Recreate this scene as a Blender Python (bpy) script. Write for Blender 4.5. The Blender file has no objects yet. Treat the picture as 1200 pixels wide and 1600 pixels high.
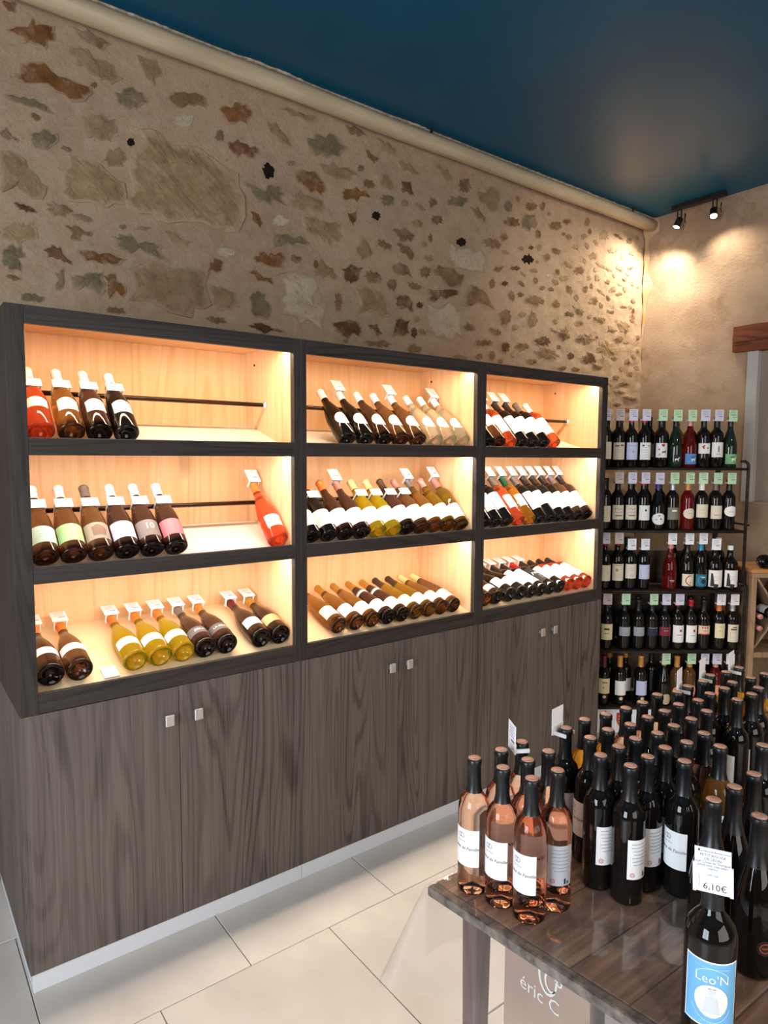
import bpy, bmesh, math, random
from mathutils import Vector, Matrix
S = bpy.context.scene
COL = S.collection
R = math.radians
rnd = random.Random(7)

# ------------------------------------------------------------------ camera, light, exposure
def lin(r, g, b):
    f = lambda c: (c / 255 / 12.92) if c / 255 <= .04045 else ((c / 255 + .055) / 1.055) ** 2.4
    return (f(r), f(g), f(b))

cd = bpy.data.cameras.new('camera')
cam = bpy.data.objects.new('camera', cd)
COL.objects.link(cam)
cr, cu, cb = (.79855, -.60191, .00490), (.04568, .06872, .99659), (-.60019, -.79560, .08237)
cam.matrix_world = Matrix(((cr[0], cu[0], cb[0], 0), (cr[1], cu[1], cb[1], -2.2), (cr[2], cu[2], cb[2], 1.668), (0, 0, 0, 1)))
cd.sensor_fit = 'VERTICAL'
cd.sensor_height = 24
cd.sensor_width = 18
cd.lens = 24 * 1045.886 / 1600
cd.clip_start = .05
S.camera = cam

w = bpy.data.worlds.new('world')
S.world = w
w.use_nodes = True
w.node_tree.nodes['Background'].inputs[0].default_value = (.75, .85, 1, 1)
w.node_tree.nodes['Background'].inputs[1].default_value = .05
S.view_settings.view_transform = 'Standard'
S.view_settings.look = 'None'
S.view_settings.gamma = 1
S.view_settings.exposure = 0.1
S.view_settings.use_curve_mapping = False
S.cycles.max_bounces = 10
S.cycles.transmission_bounces = 8
S.cycles.glossy_bounces = 4
S.cycles.diffuse_bounces = 4
S.cycles.transparent_max_bounces = 10
S.cycles.sample_clamp_indirect = 4
S.cycles.use_denoising = True

def area(name, loc, direction, sx, sy, power, col, spread=180):
    d = bpy.data.lights.new(name, 'AREA')
    d.shape = 'RECTANGLE'
    d.size, d.size_y, d.energy, d.color, d.spread = sx, sy, power, col, R(spread)
    o = bpy.data.objects.new(name, d)
    COL.objects.link(o)
    o.location = loc
    o.rotation_euler = Vector(direction).to_track_quat('-Z', 'Y').to_euler()
    return o

DAY = (.80, .90, 1.0)
WARM = (1.0, .78, .56)
# daylight through the shop window in the wall to the left and the glazed front behind the camera
area('daylight_side', (-2.5, -1.9, 1.5), (1, 0, -.05), 1.5, 2.0, 150, DAY)
area('daylight_front', (.6, -5.3, 1.7), (.1, 1, -.05), 3.2, 2.2, 78, (1.0, .95, .89))
# warm ceiling spots further back in the shop
def spot(name, loc, target, power, angle, blend=.6, col=WARM, rad=.03):
    d = bpy.data.lights.new(name, 'SPOT')
    d.energy, d.spot_size, d.spot_blend, d.color, d.shadow_soft_size = power, R(angle), blend, col, rad
    o = bpy.data.objects.new(name, d)
    COL.objects.link(o)
    o.location = loc
    o.rotation_euler = (Vector(target) - Vector(loc)).to_track_quat('-Z', 'Y').to_euler()
    return o
spot('shop_spot', (3.2, -1.3, 3.34), (3.95, .7, 2.55), 62, 62, .9, (1, .86, .68))
for x, y in ((.2, -3.4), (2.6, -3.2)):
    spot('shop_spot', (x, y, 3.3), (x + .3, y + .9, 0), 70, 120)

LED_W = 4.5
LED_COL = [(1.0, .74, .48), (1.0, .83, .68), (1.0, .83, .68)]
SPOT_W = 42

# ------------------------------------------------------------------ helpers
def add(name, mesh, parent=None, loc=None):
    o = bpy.data.objects.new(name, mesh)
    COL.objects.link(o)
    if parent is not None:
        o.parent = parent
    if loc is not None:
        o.location = loc
    return o

def tag(o, label=None, cat=None, group=None, kind=None):
    if label: o['label'] = label
    if cat: o['category'] = cat
    if group: o['group'] = group
    if kind: o['kind'] = kind
    return o

def thing(name, label, cat, group=None, mw=None, loc=None):
    o = bpy.data.objects.new(name, None)
    o.empty_display_size = .05
    COL.objects.link(o)
    if mw is not None: o.matrix_world = mw
    if loc is not None: o.location = loc
    return tag(o, label, cat, group)

def mk(name, v, f, m=None, smooth=False):
    me = bpy.data.meshes.new(name)
    me.from_pydata([tuple(p) for p in v], [], f)
    me.update()
    if m is not None: me.materials.append(m)
    if smooth: me.shade_smooth()
    return me

def from_bm(name, bm, m, smooth=False):
    bmesh.ops.recalc_face_normals(bm, faces=bm.faces)
    me = bpy.data.meshes.new(name)
    bm.to_mesh(me)
    bm.free()
    if m is not None: me.materials.append(m)
    if smooth: me.shade_smooth()
    return me

def bm_box(bm, x0, x1, y0, y1, z0, z1, bev=0, mw=None):
    vs = [bm.verts.new((x, y, z)) for x in (x0, x1) for y in (y0, y1) for z in (z0, z1)]
    fs = [bm.faces.new([vs[i] for i in q]) for q in ((0, 1, 3, 2), (4, 6, 7, 5), (0, 4, 5, 1), (2, 3, 7, 6), (0, 2, 6, 4), (1, 5, 7, 3))]
    if bev:
        es = list({e for f in fs for e in f.edges})
        g = bmesh.ops.bevel(bm, geom=es, offset=bev, segments=1, affect='EDGES', profile=.5)
        vs = list({v for f in g['faces'] for v in f.verts})
    if mw is not None:
        bmesh.ops.transform(bm, matrix=mw, verts=vs)

def box(name, x0, x1, y0, y1, z0, z1, m, parent=None, bev=.0012, mw=None):
    bm = bmesh.new()
    bm_box(bm, x0, x1, y0, y1, z0, z1, bev, mw)
    return add(name, from_bm(name, bm, m), parent)

def prism(name, pts, z0, z1, m, parent=None, bev=0):
    bm = bmesh.new()
    lo = [bm.verts.new((x, y, z0)) for x, y in pts]
    hi = [bm.verts.new((x, y, z1)) for x, y in pts]
    n = len(pts)
    bm.faces.new(lo[::-1]); bm.faces.new(hi)
    for i in range(n):
        bm.faces.new((lo[i], lo[(i + 1) % n], hi[(i + 1) % n], hi[i]))
    if bev:
        bmesh.ops.bevel(bm, geom=list(bm.edges), offset=bev, segments=2, affect='EDGES', profile=.5)
    return add(name, from_bm(name, bm, m), parent)

def lathe(name, prof, m, seg=24, smooth=True):
    v, f, rings = [], [], []
    for r, z in prof:
        if r < 1e-6:
            rings.append([len(v)]); v.append((0, 0, z))
        else:
            rings.append(list(range(len(v), len(v) + seg)))
            v += [(r * math.cos(2 * math.pi * k / seg), r * math.sin(2 * math.pi * k / seg), z) for k in range(seg)]
    for a, b in zip(rings, rings[1:]):
        for k in range(seg):
            k2 = (k + 1) % seg
            if len(a) == 1: f.append((a[0], b[k], b[k2])) if len(b) > 1 else None
            elif len(b) == 1: f.append((a[k], b[0], a[k2]))
            else: f.append((a[k], b[k], b[k2], a[k2]))
    bm = bmesh.new()
    vs = [bm.verts.new(p) for p in v]
    for q in f:
        if q: bm.faces.new([vs[i] for i in q])
    return from_bm(name, bm, m, smooth)

def tube(name, path, r, m, seg=8, parent=None, closed=False):
    pts = [Vector(p) for p in path]
    v, f = [], []
    up = Vector((0, 0, 1))
    n = len(pts)
    for i, p in enumerate(pts):
        d = (pts[(i + 1) % n] - pts[i - 1]) if closed else (pts[min(i + 1, n - 1)] - pts[max(i - 1, 0)])
        d.normalize()
        a = d.cross(up)
        if a.length < .05: a = d.cross(Vector((1, 0, 0)))
        a.normalize()
        b = d.cross(a)
        v += [tuple(p + a * r * math.cos(2 * math.pi * k / seg) + b * r * math.sin(2 * math.pi * k / seg)) for k in range(seg)]
    for i in range(n if closed else n - 1):
        j = (i + 1) % n
        for k in range(seg):
            k2 = (k + 1) % seg
            f.append((i * seg + k, i * seg + k2, j * seg + k2, j * seg + k))
    if not closed:
        f.append(tuple(range(seg))[::-1])
        f.append(tuple(range((n - 1) * seg, n * seg)))
    bm = bmesh.new()
    vs = [bm.verts.new(p) for p in v]
    for q in f: bm.faces.new([vs[i] for i in q])
    return add(name, from_bm(name, bm, m, True), parent)

# ------------------------------------------------------------------ materials
class NT:
    def __init__(s, name):
        s.m = bpy.data.materials.new(name)
        s.m.use_nodes = True
        s.t = s.m.node_tree
        s.b = s.t.nodes['Principled BSDF']
        s.out = s.t.nodes['Material Output']
    def n(s, typ, **kw):
        nd = s.t.nodes.new(typ)
        for k, v in kw.items():
            if k.startswith('i_'):
                key = k[2:]
                nd.inputs[int(key) if key.isdigit() else key.replace('_', ' ')].default_value = v
            else: setattr(nd, k, v)
        return nd
    def l(s, a, b): s.t.links.new(a, b)
    def coords(s, scale=(1, 1, 1), rand=0.0):
        tc = s.n('ShaderNodeTexCoord')
        mp = s.n('ShaderNodeMapping')
        mp.inputs['Scale'].default_value = scale
        s.l(tc.outputs['Object'], mp.inputs[0])
        if rand:
            oi = s.n('ShaderNodeObjectInfo')
            mu = s.n('ShaderNodeMath', operation='MULTIPLY', i_1=rand)
            s.l(oi.outputs['Random'], mu.inputs[0])
            s.l(mu.outputs[0], mp.inputs['Location'])
        return mp.outputs[0]
    def noise(s, vec, scale, detail=4, rough=.55):
        nd = s.n('ShaderNodeTexNoise', i_Scale=scale, i_Detail=detail, i_Roughness=rough)
        s.l(vec, nd.inputs['Vector'])
        return nd.outputs[0]
    def ramp(s, fac, stops):
        nd = s.n('ShaderNodeValToRGB')
        el = nd.color_ramp.elements
        while len(el) < len(stops): el.new(.5)
        for e, (p, c) in zip(el, stops):
            e.position = p
            e.color = (*c, 1)
        s.l(fac, nd.inputs[0])
        return nd.outputs[0]
    def mix(s, fac, a, b, mode='MIX'):
        nd = s.n('ShaderNodeMix', data_type='RGBA', blend_type=mode)
        for x, k in ((fac, 0), (a, 6), (b, 7)):
            if hasattr(x, 'default_value') and not isinstance(x, (tuple, float)): s.l(x, nd.inputs[k])
            else: nd.inputs[k].default_value = x if k == 0 else (*x, 1)
        return nd.outputs[2]
    def bump(s, h, strength, dist=.01):
        nd = s.n('ShaderNodeBump', i_Strength=strength, i_Distance=dist)
        s.l(h, nd.inputs['Height'])
        s.l(nd.outputs[0], s.b.inputs['Normal'])
    def set(s, **kw):
        for k, v in kw.items(): s.b.inputs[k.replace('_', ' ')].default_value = v
        return s

def plain(name, rgb, rough=.5, metal=0, spec=.5, coat=0):
    t = NT(name)
    t.set(Base_Color=(*lin(*rgb), 1), Roughness=rough, Metallic=metal, Specular_IOR_Level=spec, Coat_Weight=coat)
    return t.m

def mottled(name, c0, c1, scale, rough=.8, bs=0, bstr=.3, detail=6, rand=0):
    t = NT(name)
    P = t.coords(rand=rand)
    t.l(t.ramp(t.noise(P, scale, detail), [(.35, lin(*c0)), (.68, lin(*c1))]), t.b.inputs['Base Color'])
    t.set(Roughness=rough, Specular_IOR_Level=.3)
    if bs: t.bump(t.noise(P, bs, 6, .65), bstr)
    return t.m

def veneer(name, c0, c1, axis, rough=.55, fine=.5, bands=16):
    t = NT(name)
    tc = t.n('ShaderNodeTexCoord')
    oi = t.n('ShaderNodeObjectInfo')
    sp = t.n('ShaderNodeSeparateXYZ')
    t.l(tc.outputs['Object'], sp.inputs[0])
    ad = t.n('ShaderNodeMath', operation='ADD')
    u, v, w_ = {'Z': ('X', 'Z', 'Y'), 'X': ('Z', 'X', 'Y'), 'Y': ('Z', 'Y', 'X')}[axis]
    t.l(sp.outputs[u], ad.inputs[0]); t.l(sp.outputs[w_], ad.inputs[1])
    mu = t.n('ShaderNodeMath', operation='MULTIPLY_ADD', i_1=13.0)
    t.l(oi.outputs['Random'], mu.inputs[0]); t.l(sp.outputs[v], mu.inputs[2])
    cb_ = t.n('ShaderNodeCombineXYZ')
    t.l(ad.outputs[0], cb_.inputs[0]); t.l(mu.outputs[0], cb_.inputs[2]); t.l(oi.outputs['Random'], cb_.inputs[1])
    def mp(sc):
        m_ = t.n('ShaderNodeMapping'); m_.inputs['Scale'].default_value = sc
        t.l(cb_.outputs[0], m_.inputs[0]); return m_.outputs[0]
    # contour lines of a long, stretched noise make the flame figure; a second noise thins it out
    big = t.noise(mp((5.5, 5.5, .42)), 1.1, 1.5, .45)
    wm = t.n('ShaderNodeMath', operation='MULTIPLY', i_1=bands * 9.0)
    t.l(big, wm.inputs[0])
    sn = t.n('ShaderNodeMath', operation='SINE')
    t.l(wm.outputs[0], sn.inputs[0])
    ln = t.ramp(sn.outputs[0], [(.15, (0, 0, 0)), (.95, (1, 1, 1))])
    mk_ = t.ramp(t.noise(mp((6, 6, .3)), 1.0, 2, .5), [(.32, (.06, .06, .06)), (.58, (1, 1, 1))])
    lm = t.n('ShaderNodeMath', operation='MULTIPLY')
    t.l(ln, lm.inputs[0]); t.l(mk_, lm.inputs[1])
    fi = t.noise(mp((230, 230, 2.4)), 1.0, 3, .6)
    md = t.noise(mp((30, 30, .45)), 1.0, 4, .6)
    knots = t.noise(mp((8, 8, 2.2)), 1.0, 1, .4)
    a = t.n('ShaderNodeMath', operation='MULTIPLY_ADD', i_1=-.20)
    t.l(lm.outputs[0], a.inputs[0])
    m2_ = t.n('ShaderNodeMath', operation='MULTIPLY', i_1=.55)
    t.l(md, m2_.inputs[0]); t.l(m2_.outputs[0], a.inputs[2])
    b = t.n('ShaderNodeMath', operation='MULTIPLY_ADD', i_1=fine)
    t.l(fi, b.inputs[0]); t.l(a.outputs[0], b.inputs[2])
    c = t.ramp(b.outputs[0], [(.02 + fine * .45, lin(*c0)), (.40 + fine * .55, lin(*c1))])
    k = t.ramp(knots, [(.70, (1, 1, 1)), (.80, (.55, .52, .50))])
    t.l(t.mix(1.0, c, k, 'MULTIPLY'), t.b.inputs['Base Color'])
    t.set(Roughness=rough, Specular_IOR_Level=.35)
    t.bump(b.outputs[0], .12, .002)
    return t.m

def glass(name, rgb, trans=1.0, rough=.02, ior=1.38):
    t = NT(name)
    t.set(Base_Color=(*lin(*rgb), 1), Roughness=rough, Transmission_Weight=trans, IOR=ior, Specular_IOR_Level=.5)
    return t.m

M = dict(
    door=veneer('dark_veneer_upright', (66, 57, 52), (113, 102, 95), 'Z'),
    rail=veneer('dark_veneer_level', (30, 26, 25), (62, 55, 52), 'X'),
    stile=veneer('dark_veneer_stile', (30, 26, 25), (62, 55, 52), 'Z'),
    maple=veneer('pale_maple', (220, 170, 122), (238, 198, 154), 'Z', .45, .35, 8),
    warmboard=plain('pale_wood_board', (236, 208, 168), .45),
    board=plain('white_board', (238, 230, 218), .4),
    white=plain('white_lacquer', (214, 217, 222), .4),
    chrome=plain('brushed_chrome', (225, 225, 226), .42, .9),
    bronze=plain('dark_bronze', (62, 44, 38), .25, .9),
    black_metal=mottled('black_iron', (26, 22, 20), (46, 38, 34), 30, .5),
    rackwood=veneer('dark_rack_wood', (40, 30, 26), (74, 58, 48), 'X', .6),
    backwood=veneer('brown_back_boards', (82, 66, 54), (124, 102, 84), 'X', .7),
    cratewood=veneer('raw_crate_wood', (120, 96, 74), (176, 146, 116), 'Z', .7),
    cratetop=veneer('orange_crate_top', (160, 106, 62), (206, 146, 92), 'X', .5),
    beam=veneer('old_oak_beam', (84, 40, 22), (142, 78, 46), 'Y', .7),
    card=plain('white_card', (240, 242, 248), .6),
    greencard=plain('pale_green_card', (190, 228, 186), .6),
    lavcard=plain('lavender_card', (214, 212, 232), .6),
    pinkcard=plain('dull_pink_card', (206, 192, 190), .6),
    plasticclip=plain('white_plastic_clip', (232, 236, 242), .35),
    ink=plain('black_ink', (40, 42, 52), .6),
    greyink=plain('grey_ink', (120, 124, 138), .6),
    copper=plain('copper_pink_foil', (208, 164, 146), .42, .35),
    white_ink=plain('white_ink', (232, 228, 224), .6),
)
# ------------------------------------------------------------------ setting
def structure(o):
    o['kind'] = 'structure'
    return o

# floor: grout bed and large pale tiles laid in a running bond
t = NT('grout')
t.set(Base_Color=(*lin(120, 114, 108), 1), Roughness=.9)
fl = structure(box('floor', -2.7, 4.72, -5.6, .86, -.12, -.004, t.m, bev=0))
t = NT('pale_floor_tile')
P = t.coords(rand=20)
t.l(t.ramp(t.noise(P, 3.5, 5), [(.3, lin(196, 190, 183)), (.7, lin(212, 207, 200))]), t.b.inputs['Base Color'])
t.set(Roughness=.32, Specular_IOR_Level=.45)
t.bump(t.noise(P, 60, 3), .03)
TILE = t.m
bm = bmesh.new()
bm_box(bm, 0, .597, -.597, 0, -.006, 0, .002)
tile_me = from_bm('floor_tile', bm, TILE)
for j in range(9):
    y = .910 - .6 * j
    for i in range(-1, 9):
        x = -1.195 + .6 * i + (.3 if j % 2 else 0)
        if x > 4.4: continue
        add('tile', tile_me, fl, (x + .0015, y - .0015 if y < .86 else y - .0015, 0)) if y - .6 < .71 and y < .85 else None
# the row against the stone wall
bm = bmesh.new()
bm_box(bm, 0, .597, -.395, 0, -.006, 0, .002)
tile_wall = from_bm('floor_tile_wall_row', bm, TILE)
for i in range(-1, 9):
    add('tile', tile_wall, fl, (-1.195 + .6 * i + .0015, .7085, 0))

# stone wall: lime mortar, with every stone a piece of its own
t = NT('lime_mortar')
P = t.coords()
big = t.noise(P, 1.7, 4)
fine = t.noise(P, 22, 7, .7)
c = t.ramp(big, [(.3, lin(168, 138, 112)), (.55, lin(182, 154, 126)), (.75, lin(164, 142, 112))])
c = t.mix(t.ramp(fine, [(.3, (0, 0, 0)), (.42, (.0, .0, .0)), (.72, (.35, .35, .35))]), c, lin(206, 186, 160))
c = t.mix(t.ramp(t.noise(P, 38, 4, .6), [(.62, (0, 0, 0)), (.75, (.6, .6, .6))]), c, lin(124, 98, 80))
t.l(c, t.b.inputs['Base Color'])
t.set(Roughness=.95, Specular_IOR_Level=.15)
t.bump(t.noise(P, 40, 9, .75), .7, .014)
MORTAR = t.m
from mathutils import noise as mn
def wall_grid(name, mat, fn, nu, nv):
    v = [fn(i / nu, j / nv) for j in range(nv + 1) for i in range(nu + 1)]
    f = [(j * (nu + 1) + i, j * (nu + 1) + i + 1, (j + 1) * (nu + 1) + i + 1, (j + 1) * (nu + 1) + i) for j in range(nv) for i in range(nu)]
    return v, f
def surf(x, z):
    k = min(1, max(0, (x - 2.2) / 1.2))
    return .004 * mn.noise(Vector((x * 3, z * 3, .3))) + .0035 * mn.noise(Vector((x * 11, z * 11, 4))) + k * (.008 * mn.noise(Vector((x * 9, z * 15, 2))) + .005 * mn.noise(Vector((x * 24, z * 34, 6))))
def wall_pt(a, b):
    x, z = -2.6 + 7.207 * a, 3.415 * b
    return (x, .71 + surf(x, z), z)
v, f = wall_grid('wall', MORTAR, wall_pt, 460, 210)
n0 = len(v)
v += [(-2.6, .86, 0), (4.72, .86, 0), (4.72, .86, 3.415), (-2.6, .86, 3.415)]
f.append((n0, n0 + 1, n0 + 2, n0 + 3))
wall_s = structure(add('wall_back', mk('wall_back', v, f, MORTAR, True)))

STC = dict(o=((104, 66, 34), (146, 100, 60)), b=((110, 82, 56), (150, 120, 88)), g=((110, 97, 76), (140, 123, 98)), t=((136, 108, 80), (168, 140, 108)),
           y=((128, 105, 76), (162, 135, 100)), r=((106, 68, 50), (138, 98, 76)), c=((186, 166, 140), (206, 188, 162)), d=((80, 54, 36), (116, 82, 56)), k=((22, 15, 12), (44, 30, 24)))
SM = {}
for k, (a, b_) in STC.items():
    t = NT('stone_' + {'o': 'ochre', 'b': 'brown', 'g': 'grey', 't': 'tan', 'y': 'sand', 'r': 'russet', 'c': 'cream', 'd': 'dark', 'k': 'hole'}[k])
    P = t.coords()
    n1 = t.noise(P, 16, 6, .65)
    c = t.ramp(n1, [(.3, lin(*a)), (.7, lin(*b_))])
    if k != 'k':
        c = t.mix(t.ramp(t.noise(P, 11, 8, .75), [(.50, (0, 0, 0)), (.66, (.75, .75, .75))]), c, lin(174, 147, 122))
        c = t.mix(t.ramp(t.noise(P, 48, 5, .7), [(.55, (0, 0, 0)), (.75, (.55, .55, .55))]), c, lin(84, 64, 48))
        va = t.n('ShaderNodeAttribute', attribute_name='rim')
        ml = t.n('ShaderNodeMath', operation='MULTIPLY_ADD', i_1=.62); t.l(t.noise(P, 26, 7, .7), ml.inputs[0])
        mv_ = t.n('ShaderNodeMath', operation='MULTIPLY', i_1=.50); t.l(va.outputs['Fac'], mv_.inputs[0]); t.l(mv_.outputs[0], ml.inputs[2])
        c = t.mix(t.ramp(ml.outputs[0], [(.62, (0, 0, 0)), (.76, (.92, .92, .92))]), c, lin(174, 146, 119))
    t.l(c, t.b.inputs['Base Color'])
    t.set(Roughness=.92, Specular_IOR_Level=.2)
    if k == 'y':
        mp_ = t.n('ShaderNodeMapping')
        mp0 = t.n('ShaderNodeMapping')
        mp0.inputs['Rotation'].default_value = (0, R(-42), 0)
        mp_.inputs['Scale'].default_value = (1.9, 1, 7.5)
        tc_ = t.n('ShaderNodeTexCoord'); t.l(tc_.outputs['Object'], mp0.inputs[0]); t.l(mp0.outputs[0], mp_.inputs[0])
        t.bump(t.noise(mp_.outputs[0], 1.0, 5, .6), .6, .04)
    else: t.bump(t.noise(P, 30, 9, .75), .8, .014)
    SM[k] = t.m
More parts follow.
